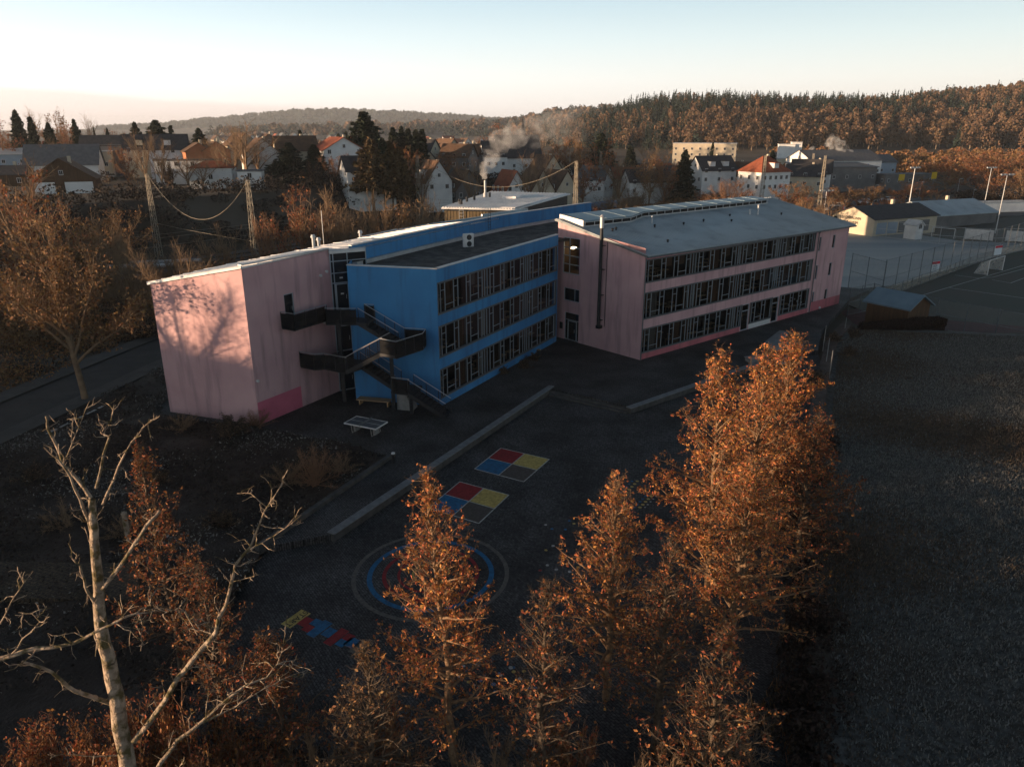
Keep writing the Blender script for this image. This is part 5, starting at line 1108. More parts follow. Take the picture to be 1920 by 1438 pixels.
class Tree:
    """skeleton of a tree: trunk, limbs, side shoots and twigs as tapering segments, leaf points along the twigs"""
    def __init__(s, seed): s.rng = np.random.default_rng(seed); s.S = []; s.L = []
    def line(s, p, d, length, r0, r1, n, wob, grav=0.0):
        pts = [np.array(p, float)]; d = np.array(d, float); d /= np.linalg.norm(d); st = length/n
        for i in range(n):
            d = d+s.rng.normal(size=3)*wob+np.array([0, 0, grav]); d /= np.linalg.norm(d); pts.append(pts[-1]+d*st)
            s.S.append((pts[-2], pts[-1], r0+(r1-r0)*i/n, r0+(r1-r0)*(i+1)/n))
        return pts
    def at(s, pts, t):
        k = t*(len(pts)-1); i = min(int(k), len(pts)-2); f = k-i; return pts[i]*(1-f)+pts[i+1]*f, pts[i+1]-pts[i]
    def meshes(s, name, mt, ml, leaf=0.1, aspect=1.8, up=0.0, parent=None, thin=0.02):
        P0 = np.array([a[0] for a in s.S]); P1 = np.array([a[1] for a in s.S]); R0 = np.array([a[2] for a in s.S]); R1 = np.array([a[3] for a in s.S])
        big = R0 > thin; Vs, Fs, o = [], [], 0
        for m, n in ((big, 6), (~big, 3)):
            if m.any(): V, F_ = seg_tubes(P0[m], P1[m], R0[m], R1[m], n); Vs.append(V); Fs.append(F_+o); o += len(V)
        me = fast_mesh(name+'_trunk', np.concatenate(Vs), np.concatenate(Fs), [M[mt]]); ml_ = None
        if s.L: C = np.concatenate(s.L); V, F_ = leaf_quads(C, leaf, s.rng, aspect, up); ml_ = fast_mesh(name+'_crown', V, F_, [M[ml]])
        return me, ml_
def put_tree(name, me, ml, loc, rz, sc, label, cat, group=None):
    e = empty(name, loc, rz, label, cat, group); e.scale = (sc, sc, sc) if not isinstance(sc, tuple) else sc
    link('trunk', me, e)
    if ml is not None: link('crown', ml, e)
    return e

def autumn_tree(seed, Ht, R, tr=0.17, lean=(0,0), nb=78, dens=1.0, leaf=.085, low=.12, mt='bark_pale', ml='leaf_orange', leafy=1.0):
    """a spire-like tree with a central leader, level limbs and withered leaves in tufts"""
    t = Tree(seed); rng = t.rng; n = 14; pts = [np.zeros(3)]
    for i in range(n):
        f = (i+1)/n; pts.append(np.array([lean[0]*f+rng.normal()*.06, lean[1]*f+rng.normal()*.06, Ht*f])); t.S.append((pts[-2], pts[-1], tr*(1-i/n)**.9+.012, tr*(1-(i+1)/n)**.9+.01))
    for k in range(nb):
        f = low+(0.985-low)*(max(k+rng.uniform(-.3, .3), 0)/nb)**.85; f = min(max(f, low), .985); p, _ = t.at(pts, f); az = k*2.399+rng.normal()*.3
        prof = ((1-f)**.88)*1.25+.05; 
        if f < .34: prof *= .5+1.5*f
        Lb = R*prof*rng.uniform(.65, 1.22); el = .25+.75*f+rng.normal()*.15
        d = np.array([math.cos(az)*math.cos(el), math.sin(az)*math.cos(el), math.sin(el)]); r0 = .012+.018*Lb
        b = t.line(p, d, Lb, r0, .006, 6, .11, -.015 if f < .5 else .02)
        ns = max(3, int(Lb*4.6*dens)); lfy = leafy*rng.choice([1.0, 1.0, .75, .35]); top = 1.0 if f < .93 else .35
        for j in range(ns):
            u = .18+.82*(j+rng.random())/ns; q, dd = t.at(b, min(u, .99)); dd = dd/np.linalg.norm(dd); side = np.cross(dd, rng.normal(size=3)); side /= np.linalg.norm(side)+1e-6
            ls = (.30+.55*rng.random())*(1.15-.6*u)*min(1.0, .45+Lb/3.5)*1.1; c = t.line(q, dd*.55+side*.85+np.array([0,0,.12]), ls, .009, .004, 3, .22, .03)
            for m_ in range(int(2+2*dens)):
                q2_, d2 = t.at(c, rng.uniform(.2, .98)); sd = rng.normal(size=3); e_ = t.line(q2_, d2/np.linalg.norm(d2)*.5+sd/np.linalg.norm(sd), rng.uniform(.12, .32), .005, .003, 1, .1)
                if rng.random() < lfy*top:
                    nl = rng.integers(2, 6); w_ = rng.random((nl, 1)); t.L.append(e_[0]*(1-w_)+e_[-1]*w_+rng.normal(size=(nl, 3))*.045)
            if rng.random() < lfy*top: nl = rng.integers(2, 6); w_ = rng.random((nl, 1)); t.L.append(c[0]*(1-w_)+c[-1]*w_+rng.normal(size=(nl, 3))*.05)
    return t
near = [  # base px, base py, base z, top py, distance check, crown radius, seed, materials, label
 (1322,1150,-.4,653,4.0,1,'bark_tan','leaf_orange','tall spire-shaped orange-brown tree with a sunlit straight trunk, left of the big pair',(-.35,0),1.0),
 (1394,1075,-.4,646,3.4,2,'bark_tan','leaf_orange','orange tree in the middle of the tall trio, slightly behind',(-.1,.1),1.0),
 (1436,1000,-.4,627,4.2,3,'bark_tan','leaf_orange','tallest-reaching orange tree at the right of the trio with a pale forked trunk',(.3,.2),1.0),
 (1490,1075,-.3,775,3.0,4,'bark','leaf_rust','rust-brown bushy tree on the right edge of the trio, towards the dark meadow',(.1,0),.75),
 (1365,1230,-.4,870,3.9,5,'bark_tan','leaf_orange','lower spreading orange tree in front of the tall trio',(.2,.1),.7),
 (1136,1310,-.4,892,3.2,6,'bark_tan','leaf_orange','smaller orange tree with a bare reddish tip in the lower centre right',(.05,0),.62),
 (1228,1400,-.4,1010,2.8,7,'bark','leaf_rust','dull rust tree low down between the small tree and the spreading tree',(.1,.1),.35),
 (858,1440,-.4,886,2.9,8,'bark_tan','leaf_orange','orange tree standing alone in front of the ring target',(-.7,.2),.85),
 (1010,1500,-.4,1090,2.2,9,'bark','leaf_rust','thin rust-coloured tree at the bottom, right of the ring target tree',(.2,.1),.3),
 (352,1280,0,838,2.3,10,'bark','leaf_rust','dark rust tree with two tips behind the bare white tree',(-.4,.2),.6),
 (545,1460,-.2,1195,2.2,11,'bark','leaf_rust','rust-brown tree low down beside the hopscotch trail',(-.3,.1),.55),
 (440,1440,0,1060,2.0,12,'bark','leaf_rust','thin rust tree between the bare white tree and the hopscotch',(-.2,.1),.4),
 (705,1530,-.3,1220,2.3,13,'bark','leaf_brown','sparse brown tree at the bottom edge left of the ring target tree',(0,.1),.2),
 (1310,1560,-.3,1180,2.4,14,'bark','leaf_rust','dark sparse tree at the bottom edge below the orange trio',(.2,0),.35),
]
for px, py, z, pt, R, sd, mt_, ml_, lab, lean, lf in near:
    x, y = at(px, py, z); zt = atd(px, pt, y)[2]; Ht = zt-z
    t = autumn_tree(sd, Ht, R, .10+.006*Ht, lean, nb=int(64+Ht*2.8), low=.14, mt=mt_, ml=ml_, leafy=lf)
    a, b = t.meshes('autumn_tree', mt_, ml_, .062, 1.8); put_tree('autumn_tree', a, b, (x, y, z), 0, 1.0, lab, 'tree', 'withered orange trees in the foreground')

# the bare pale tree close to the camera: limbs drawn as 3D chains
def pix3(px, py, y): x, yy, z = atd(px, py, y); return np.array([x, yy, z])
dead = Tree(77); rng = dead.rng
def limb(pts, y0, y1, r0, r1, side=.35, twl=.5, mid=3):
    P = [pix3(p[0], p[1], y0+(y1-y0)*i/(len(pts)-1)) for i, p in enumerate(pts)]; Q = [P[0]]
    for a, b in zip(P[:-1], P[1:]):
        for k in range(1, mid+1): q = a+(b-a)*k/mid; Q.append(q+(rng.normal(size=3)*.018*np.linalg.norm(b-a) if k < mid else 0))
    n = len(Q)-1
    for i in range(n): ra = (r0+(r1-r0)*i/n)*(.64 if r0 < .2 else .72); rb = (r0+(r1-r0)*(i+1)/n)*(.64 if r0 < .2 else .72); dead.S.append((Q[i], Q[i+1], ra, rb))
    for i in range(1, n):
        if rng.random() < side*2.2:
            d = (Q[i+1]-Q[i-1]); d /= np.linalg.norm(d); s_ = rng.normal(size=3); c = dead.line(Q[i], d*.5+s_/np.linalg.norm(s_), twl*rng.uniform(.3, 1), .016, .007, 4, .35, .05)
            for _k in range(2):
                if rng.random() < .7: dead.line(c[1+_k*2], c[3]-c[1]+rng.normal(size=3)*.25, twl*rng.uniform(.25, .6), .008, .004, 3, .3, .05)
Y0 = 13.6
limb([(262,1560),(240,1438),(222,1330),(205,1240),(192,1190),(185,1130),(181,1060),(177,990),(172,935)], Y0, Y0+.3, .27, .095, .25, .7)
limb([(172,935),(150,905),(118,870),(90,805),(86,780)], Y0+.3, Y0+.7, .075, .03, .3, .5)
limb([(172,1000),(150,935),(120,875),(82,838)], Y0+.3, Y0-.2, .06, .02, .5, .5)
limb([(118,872),(128,850),(148,800),(168,752)], Y0+.2, Y0+.6, .03, .01, .8, .4); limb([(134,830),(136,795),(142,768)], Y0+.3, Y0+.8, .02, .008, .6, .3)
limb([(180,915),(205,820),(190,812),(208,790),(214,758)], Y0+.3, Y0+.9, .045, .01, .8, .45)
limb([(193,945),(222,875),(245,830),(272,798),(288,785)], Y0+.2, Y0-.4, .045, .01, .5, .4)
limb([(192,1105),(240,1040),(275,985),(300,957)], Y0, Y0+.5, .075, .05, .3, .5)
limb([(178,1130),(160,1100),(150,1060),(130,1042)], Y0+.1, Y0-.4, .06, .015, .7, .5)
limb([(0,1235),(70,1215),(140,1205),(200,1175),(255,1150),(280,1148),(285,1110)], Y0-1.6, Y0-1.0, .075, .012, .6, .7)
limb([(20,1228),(58,1185),(75,1165),(60,1150),(35,1148)], Y0-1.6, Y0-1.4, .03, .008, .8, .4); limb([(255,1150),(268,1165),(265,1200),(270,1210)], Y0-1, Y0-1.1, .02, .006, .4, .3)
limb([(208,1318),(140,1295),(98,1260),(42,1240)], Y0+.1, Y0-1.2, .085, .04, .5, .6)
limb([(0,1170),(20,1130),(45,1092),(62,1070)], Y0-2, Y0-2, .03, .008, .5, .4)
limb([(250,1390),(290,1340),(330,1275),(375,1220),(405,1185)], Y0, Y0+.4, .11, .08, .35, .7)
limb([(405,1185),(430,1110),(440,1060),(470,1025),(495,960),(515,930),(540,880)], Y0+.4, Y0+1.2, .07, .012, .6, .7)
limb([(470,1030),(500,1012),(535,990),(565,965)], Y0+.6, Y0+.9, .035, .01, .7, .5); limb([(500,950),(470,925),(445,925)], Y0+1, Y0+1.5, .022, .008, .9, .4)
limb([(405,1190),(375,1180),(365,1165),(378,1160),(400,1185)], Y0+.4, Y0+.7, .03, .018, .6, .5, 2); limb([(370,1190),(345,1145),(320,1143),(300,1155)], Y0+.5, Y0+.2, .025, .008, .7, .5); limb([(438,1090),(470,1082),(492,1075)], Y0+.5, Y0+.3, .02, .006, .6, .4)
limb([(290,1450),(330,1390),(370,1360),(420,1315),(460,1285),(500,1270),(520,1245),(560,1235)], Y0-1, Y0+.3, .075, .012, .7, .7)
limb([(380,1355),(430,1330),(480,1300),(525,1275),(590,1250)], Y0-.6, Y0+1, .035, .01, .7, .6); limb([(520,1245),(530,1215),(536,1175)], Y0+.1, Y0+.6, .022, .007, .7, .4); limb([(225,1415),(150,1416),(90,1415)], Y0+.1, Y0-.6, .03, .008, .6, .5); limb([(330,1450),(345,1420)], Y0-1.5, Y0-1.5, .03, .012, .5, .3)
base_x, base_y = pix3(262, 1560, Y0)[:2]; P_ = pix3(262, 1560, Y0); dead.S.append((np.array([base_x+.3, base_y-.4, -.2]), P_, .27, .195))
a, _ = dead.meshes('bare_tree', 'bark_pale', None)
bt = link('bare_tree', a); tag(bt, 'large bare pale-barked tree reaching across the lower left corner', 'tree')

# generic winter trees, bushes and conifers (templates; repeats share their meshes)
def bare_template(seed, Ht=10, R=4, mode='tree', mt='twig', ml='leaf_brown', leafy=.0, nb=26, leaf=.16, thick=1.0):
    t = Tree(seed); rng = t.rng
    if mode == 'tree':
        tr = t.line((0,0,-.3), (rng.normal()*.05, rng.normal()*.05, 1), Ht*.42, Ht*.022, Ht*.014, 5, .04)
        starts = [t.at(tr, rng.uniform(.45, 1))[0] for _ in range(7)]+[tr[-1]]
        limbs = []
        for i, s0 in enumerate(starts):
            az = i*2.4+rng.normal()*.3; el = rng.uniform(.65, 1.35); Lb = (Ht-s0[2])*rng.uniform(.75, 1.05); d = np.array([math.cos(az)*math.cos(el)*R/Ht*2.2, math.sin(az)*math.cos(el)*R/Ht*2.2, math.sin(el)])
            limbs.append(t.line(s0, d, Lb, Ht*.009, .03, 6, .10, .02))
    elif mode == 'fan':                                       # coppiced stool: many rods fanning up
        limbs = []
        for i in range(34):
            az = rng.uniform(0, 6.28); el = rng.uniform(.35, 1.5); d = np.array([math.cos(az)*math.cos(el), math.sin(az)*math.cos(el), math.sin(el)]); limbs.append(t.line((rng.normal()*.3, rng.normal()*.3, -.2), d, Ht*(.62+.38*math.sin(el))*rng.uniform(.8, 1.1), .07, .02, 5, .07, .05))
    else:                                                    # round bush
        limbs = []
        for i in range(22):
            az = rng.uniform(0, 6.28); el = rng.uniform(.2, 1.45); d = np.array([math.cos(az)*math.cos(el)*R/Ht, math.sin(az)*math.cos(el)*R/Ht, math.sin(el)]); limbs.append(t.line((rng.normal()*.5, rng.normal()*.5, -.2), d, Ht*rng.uniform(.6, 1.0), .06, .02, 5, .13, .02))
    for b in limbs:
        for j in range(nb):
            u = .2+.8*rng.random(); q, dd = t.at(b, min(u, .99)); dd = dd/np.linalg.norm(dd); sd = rng.normal(size=3); sd /= np.linalg.norm(sd)
            c = t.line(q, dd*.8+sd*.75+np.array([0,0,.2]), Ht*rng.uniform(.07, .2), .022*thick, .012*thick, 2, .18, .05)
            for k in range(3):
                q2_, d2 = t.at(c, rng.uniform(.3, 1)*.98); sd = rng.normal(size=3); e_ = t.line(q2_, d2/np.linalg.norm(d2)*.9+sd/np.linalg.norm(sd)*.8, Ht*rng.uniform(.035, .09), .013*thick, .008*thick, 1, .1)
                if leafy and rng.random() < leafy: nl = rng.integers(2, 6); w_ = rng.random((nl, 1)); t.L.append(e_[0]*(1-w_)+e_[-1]*w_+rng.normal(size=(nl, 3))*.15)
    return t.meshes('winter_tree', mt, ml, leaf, 1.5, thin=.04)
def conifer_template(seed, Ht=15, R=3.2, ml='needle', bare=.08, spar=1.0):
    t = Tree(seed); rng = t.rng; tr = t.line((0,0,-.3), (0,0,1), Ht+.3, Ht*.018, .03, 10, .008); k = 0; z = Ht*bare
    while z < Ht*.985:
        f = (z-Ht*bare)/(Ht*(1-bare)); L = R*((1-f)**.8)*rng.uniform(.75, 1.15)+.15; nbr = 7
        for j in range(nbr):
            az = k*.9+j*6.283/nbr+rng.normal()*.12; d = np.array([math.cos(az), math.sin(az), -.18+.5*f]); L2 = L*rng.uniform(.75, 1.12); b = t.line((0,0,z+rng.normal()*.1), d, L2, .05, .02, 3, .05, .03)
            n = int((12+L2*13)*spar); u = rng.random((n, 1))**.75; P = b[0]*(1-u)+b[-1]*u; side = np.array([-math.sin(az), math.cos(az), 0]); t.L.append(P+side*rng.normal(size=(n, 1))*.17*L2*(1.15-u)+np.array([0,0,1])*rng.normal(size=(n, 1))*.12-np.array([0,0,.12])*u*L2)
        z += Ht*.030*(1.35-f*.6); k += 1
    return t.meshes('conifer', 'bark', ml, .34, 2.0, thin=.06)
TPL = dict(
    tall=[bare_template(31, 12, 3.6, 'tree'), bare_template(32, 12, 4.6, 'tree', nb=30)], red=[bare_template(33, 10, 4.4, 'tree', 'twig_red', 'leaf_rust', .35, 28)],
    gold=[bare_template(34, 9, 5, 'tree', 'twig', 'leaf_brown', .6, 30), bare_template(35, 9, 5.4, 'tree', 'twig_red', 'leaf_rust', .6, 30)],
    fan=[bare_template(36, 7, 5, 'fan', 'twig_red'), bare_template(37, 7, 5, 'fan', 'twig')], bush=[bare_template(38, 4.5, 4.5, 'bush', 'twig'), bare_template(39, 4.5, 4.5, 'bush', 'twig_red', 'leaf_rust', .3)],
    dark=[bare_template(40, 4.5, 5, 'bush', 'twig', 'shrub_dark', .6, 30)],
    spruce=[conifer_template(41, 15, 2.9), conifer_template(42, 15, 3.4)], pine=[conifer_template(43, 14, 3.4, 'needle', .45), conifer_template(44, 14, 3.4, 'needle_brown', .42)], fir=[conifer_template(45, 16, 4.6, 'needle', .05, .75)], cyp=[conifer_template(46, 12, 1.6)])
TH = dict(tall=12, red=10, gold=9, fan=7, bush=4.5, dark=4.5, spruce=15, pine=14, fir=16, cyp=12)
TR = dict(tall=4, red=4.4, gold=5, fan=5, bush=4.5, dark=5, spruce=3.1, pine=3.4, fir=4.6, cyp=1.6)
vr = random.Random(12)
NM = dict(tall=('bare_tree','tree'), red=('bare_tree','tree'), gold=('bushy_tree','tree'), fan=('coppiced_shrub','shrub'), bush=('bush','bush'), dark=('bush','bush'), spruce=('spruce_tree','conifer'), pine=('pine_tree','conifer'), fir=('fir_tree','conifer'), cyp=('columnar_conifer','conifer'))
def plant(kind, px, ptop, dist, label, wide=None, group=None, var=None, zmin=None):
    """a plant whose top shows at (px, ptop), standing on the ground at distance dist"""
    x, y, zt = atd(px, ptop, dist); z = Tz(x, y) if zmin is None else max(Tz(x, y), zmin)
    h = max(zt-z, 1.2); v = TPL[kind]; i = vr.randrange(len(v)) if var is None else var; sc = h/TH[kind]; sw = sc if wide is None else (wide/2)/TR[kind]
    return put_tree(NM[kind][0], v[i][0], v[i][1], (x, y, z-.05), vr.uniform(0, 6.28), (sw, sw, sc), label, NM[kind][1], group)
# skyline trees on the left
G1_ = 'trees behind the houses on the left'
for k, px, pt, d, w_, lab in (('gold',-5,236,270,16,'brown bushy tree cut by the left edge behind the smoke'), ('spruce',27,208,300,10,'tallest dark conifer near the left edge of the skyline'), ('tall',50,207,320,13,'fine bare tree directly right of the tallest left conifer'), ('cyp',55,221,290,6,'slim dark conifer above the smoke plume'),
        ('spruce',89,232,280,9,'dark spruce above the big grey roof'), ('gold',102,212,310,15,'broad golden-brown tree on the left skyline'), ('red',118,235,290,12,'brown bare tree under the golden crown'), ('fir',137,224,300,9,'dark cedar-like tree right of the golden tree'), ('tall',160,220,310,10,'pale birch-like bare tree on the left skyline'),
        ('spruce',175,240,320,3,'tiny dark spike of a conifer over the first row-house roof'), ('spruce',200,241,320,4,'tiny dark conifer over the second row-house roof'), ('fir',251,229,300,11,'dark fir over the row house left of the round tree'), ('fir',290,226,290,19,'wide round dark cedar on the left skyline'), ('cyp',319,237,290,5,'small pointed conifer right of the round cedar'), ('fir',371,241,270,13,'dark fir standing alone before the far plain'),
        ('red',215,243,330,10,'faint bare tree between the row-house ridges')):
    plant(k, px, pt, d, lab, w_, G1_)
# trees among the houses
G2_ = 'trees among the houses'
for k, px, pt, d, w_, lab in (('tall',455,232,215,20,'wide tall bare tree above the lattice mast, centre left'), ('tall',432,240,222,16,'bare tree just left of the widest tall bare tree'), ('tall',480,262,225,14,'bare tree in front of the steep brown roof'), ('tall',100,262,232,8,'bare tree before the big grey roof'), ('red',235,275,190,9,'slender bare tree with ivy before the dark cube house'), ('tall',262,245,188,8,'tall thin bare tree right of the cube house'),
        ('tall',292,262,190,8,'thin bare tree right of the left lattice mast'), ('dark',312,295,215,7,'dark evergreen bush beside the white low building'), ('tall',348,290,200,11,'bare tree in front of the low dark red roof'), ('tall',373,300,196,9,'ivy-dark bare tree before the white hip-roofed house'), ('tall',415,270,205,12,'fine bare tree above the white hip-roofed house'),
        ('fir',540,268,218,15,'dark cedar in front of the solar-roofed house'), ('spruce',562,245,250,6,'dark conifer rising behind the cream house'), ('spruce',588,272,222,11,'dark spruce right of the cream gable'), ('dark',590,300,212,12,'dark round evergreen below the spruce'), ('fir',520,302,208,18,'low spreading dark pine in the gardens'), ('spruce',634,252,262,7,'left of three dark spruces behind the white gable'), ('spruce',648,248,262,7,'middle of three dark spruces behind the white gable'), ('spruce',663,243,262,8,'right of three dark spruces beside the huge fir'),
        ('fir',681,210,240,22,'huge dark fir with drooping limbs, highest tree in the town'), ('spruce',706,245,250,7,'dark conifer leaning on the right side of the huge fir'), ('pine',694,260,200,14,'brownish pine with a bare lower trunk, first of the pine row'), ('pine',716,262,202,9,'dark pine with a bare trunk, second of the pine row'), ('pine',731,263,202,9,'dark pine, third of the pine row'), ('pine',748,276,201,9,'dark pine, rightmost of the pine row'),
        ('spruce',736,240,262,9,'dark conifer behind the pine row, left of the rounded top'), ('fir',752,237,268,10,'dark conifer with a rounded top behind the pine row'), ('cyp',765,243,262,6,'slim reddish conifer right of the rounded top'), ('cyp',779,245,250,6,'left one of the two dark columns right of the pines'), ('cyp',791,244,250,6,'right one of the two dark columns right of the pines'),
        ('red',625,290,205,10,'orange-brown tree before the large white house'), ('red',765,278,212,14,'spreading bare reddish tree right of the pines'), ('tall',790,300,208,9,'bare tree beside the steep-roofed house with orange dormer'), ('tall',882,300,215,10,'bare dark tree left of the smoke'), ('tall',985,295,215,9,'bare tree before the cream steep roof'), ('tall',1015,290,225,9,'bare tree before the tall brown roof'),
        ('gold',1062,262,300,18,'golden-brown crown above the rail mast'), ('gold',1085,262,290,16,'golden-brown crown right of the rail mast'), ('fir',1128,250,300,20,'dark shaggy conifer leaning right, above the second mast'), ('gold',1095,310,240,14,'low golden bush right of the bright lattice mast'), ('gold',1132,272,260,16,'round brown tree at the second mast'), ('cyp',1183,275,330,8,'small dark conifer behind the sunlit cream house'),
        ('gold',1222,290,245,17,'golden tree before the long white house, right of centre'), ('tall',1222,268,300,12,'bare pale tree above the golden one'), ('red',1250,300,248,12,'brown tree right of the golden one'), ('tall',1165,296,252,14,'bare brown tree hiding the sunlit cream house'), ('spruce',1286,282,248,10,'dark spruce between the two white mansard houses'), ('spruce',1337,268,330,6,'dark conifer before the apartment block'), ('spruce',1449,283,300,8,'dark conifer above the orange villa roof'),
        ('tall',1180,295,260,9,'bare twiggy tree left of the golden one'), ('red',835,285,250,14,'brown bare tree among the roofs left of the smoke'), ('gold',905,262,330,16,'reddish brown trees at the foot of the smoke'), ('gold',945,240,360,24,'brown hillside tree behind the smoke'), ('gold',1005,272,350,20,'brown trees behind the church')):
    plant(k, px, pt, d, lab, w_, G2_)
# bushes between the school and the railway
row = sorted([('gold',560,366,104,11),('fan',600,362,106,15),('fan',642,400,104,8),('bush',680,385,104,13),('fan',705,372,108,14),('gold',745,385,108,12),('fan',795,376,110,14),('bush',825,395,108,9),('bush',520,415,104,10),('fan',492,405,112,8),('bush',470,440,104,8),('fan',407,430,98,10),('bush',365,470,92,8),('bush',440,462,96,9),('bush',540,440,98,9),('bush',620,430,98,10),('bush',760,408,104,9)], key=lambda r: r[1])
for i, (k, px, pt, d, w_) in enumerate(row): plant(k, px, pt, d, ORD[i]+' from the left of the bare bushes behind the pink and blue roofs', w_, 'bare bushes behind the school roofs')
row = sorted([('fan',1150,366,215,16),('bush',1175,376,205,12),('fan',1195,352,235,16),('bush',1235,378,215,13),('fan',1262,350,250,18),('bush',1290,352,250,12),('bush',1120,382,190,10),('fan',1370,338,205,17),('bush',1330,372,205,14),('bush',1400,352,205,13),('gold',1425,372,190,8),('bush',1450,370,190,12),('gold',1478,352,205,13),('gold',1500,345,215,14),('bush',1525,358,200,12),('gold',1510,375,175,9),('tall',1560,372,180,8),('gold',1590,352,225,16),('gold',1560,355,230,14),('bush',1615,365,215,13),('gold',1640,350,225,12),('bush',1668,362,225,12),('gold',1700,345,240,18),('gold',1735,345,250,17),('bush',1760,352,240,14),('bush',1340,352,230,14)], key=lambda r: r[1])
for i, (k, px, pt, d, w_) in enumerate(row): plant(k, px, pt, d, ORD[i]+' from the left of the brown bushes beyond the grey-blue roof', w_, 'brown bushes along the railway on the right')
row = sorted([('gold',1790,298,330,30),('gold',1820,285,340,34),('gold',1855,300,310,26),('gold',1900,290,330,30),('gold',1880,320,260,18),('gold',1925,318,250,20),('gold',1840,325,270,22),('gold',1780,325,290,20),('dark',1915,345,235,16),('gold',1945,300,300,30),('dark',1870,352,245,20),('dark',1820,352,260,22)], key=lambda r: r[1])
for i, (k, px, pt, d, w_) in enumerate(row): plant(k, px, pt, d, ORD[i]+' from the left of the rusty round trees by the far pitch', w_, 'rusty round trees by the far pitch')
# big roadside trees on the left
big = bare_template(51, 13, 5.6, 'tree', 'twig', 'leaf_brown', .95, 64, .15, .8)
for px, py, pt, w_, rz, lab in ((160,748,418,11.5,.4,'big leaf-clad roadside tree whose dark trunk stands by the dashed line'), (352,668,455,9.0,2.0,'bare tree leaning behind the left corner of the pink block')):
    x, y = at(px, py, -.1); zt = atd(px, pt, y)[2]; put_tree('roadside_tree', big[0], big[1] if px < 200 else None, (x,y,-.2), rz, (w_/11.2, w_/11.2, zt/13), lab, 'tree', 'trees along the road on the left')
G3_ = 'trees along the road on the left'
row = sorted([('bush',20,560,84,9),('bush',75,540,88,10),('dark',110,590,80,9),('bush',150,540,90,9),('bush',190,520,94,9),('bush',225,575,80,8),('dark',262,590,77,7),('bush',250,510,92,8),('bush',30,500,96,12),('fan',90,470,100,11),('fan',150,470,104,11),('gold',60,440,112,13),('bush',280,500,90,6),('fan',330,470,98,9)], key=lambda r: r[1])
for i, (k, px, pt, d, w_) in enumerate(row): plant(k, px, pt, d, ORD[i]+' from the left of the brown bushes between road and railway', w_, 'brown bushes between road and railway')
for k, px, pt, d, w_, lab in (('gold',40,345,108,15,'leafy brown tree at the left edge across the road'), ('gold',110,400,100,13,'brown tree just behind the big roadside tree'), ('tall',5,300,120,13,'tall bare tree cut by the left edge across the road'), ('fan',180,415,110,12,'twiggy shrub behind the big roadside tree'), ('fan',235,452,92,11,'reddish twiggy bush left of the pink block roof'), ('bush',285,450,96,9,'twiggy bush touching the pink block roof corner'), ('gold',10,470,84,11,'brown bush low at the left edge beyond the road'), ('bush',60,560,76,9,'dark bush beyond the road, below the leafy brown tree'), ('bush',130,420,120,10,'brown bush beyond the roadside trees'),
        ('dark',200,560,84,8,'dark bush beyond the road behind the big tree'), ('bush',255,545,86,6,'dark thin bush left of the pink block'), ('gold',200,395,125,14,'brown crown farther back towards the tracks')):
    plant(k, px, pt, d, lab, w_, G3_)
# trees standing to the left, out of the picture: one throws its shadow on the pink gable, the rest are added for shade
sh = bare_template(52, 13, 6.5, 'tree', 'bark', 'leaf_brown', .12, 60, .17, 1.1)
put_tree('roadside_tree', sh[0], None, (-46.5, 47.6, -.2), 1.0, (1.0,1.0,1.05), 'bare tree left of the picture whose shadow falls on the pink gable', 'tree', G3_)
v = TPL['cyp'][0]; put_tree('columnar_conifer', v[0], v[1], (-45.5,42.2,-.2), 0, (1.25,1.25,.92), 'slim dark unseen conifer added outside the left edge to shade the steel stairs', 'conifer', G3_)  # unseen conifer, added to keep the sun off the stair landing
for i, (x, y, s) in enumerate(((-64,43,.9),(-75,56,1.0),(-70,33,.9),(-76,24,.95),(-72,12,.9))): put_tree('roadside_tree', sh[0], sh[1], (x,y,-.2), i*1.3, (s,s,s*.62), ORD[i]+' tree back from the school in the unseen row added for shade on the left', 'tree', G3_)
# small plants of the beds
vr.seed(5)
for i, (px, py, k, w_, h_) in enumerate(((345,800,'bush',3.4,1.5),(430,815,'dark',5.0,1.5),(480,800,'fan',3.2,1.3),(590,905,'fan',4.5,2.3),(540,900,'bush',3.6,1.6),(640,880,'bush',3,1.4),(120,985,'bush',3.8,1.8),(230,1000,'bush',2.6,1.5),(420,990,'dark',3.2,1.4),(60,900,'dark',3.5,1.2),(300,905,'dark',3,1.1))):
    x, y = at(px, py, 0); v = TPL[k][0]; put_tree('garden_shrub', v[0], v[1], (x,y,-.1), vr.uniform(0,6), (w_/2/TR[k], w_/2/TR[k], h_/TH[k]), 'dark low shrub in the planting bed, '+('nearest the pink corner' if i == 1 else ORD[i]+' counted from the building'), 'shrub', 'low shrubs of the planting bed')
for i, (px, py, w_, h_, lab) in enumerate(((985,690,2.2,1.3,'straggly dark shrub under the blue windows'),(1000,675,2.0,1.0,'low dark shrub at the far end of the blue wall'),(945,700,1.8,.9,'small dark shrub at the middle of the blue wall'),(1560,640,3.0,1.2,'dark shrub beside the long grey platform'),(1590,665,2.6,1.1,'dark round shrub left of the brown verge'),(1530,715,4.4,1.3,'wide dark shrub at the end of the light paving'),(1600,632,2.8,1.3,'dark shrub at the corner of the low hedge'))):
    x, y = at(px, py, 0); v = TPL['dark'][0]; put_tree('garden_shrub', v[0], v[1], (x,y,-.1), vr.uniform(0,6), (w_/10, w_/10, h_/4.5), lab, 'shrub', 'dark shrubs around the school')
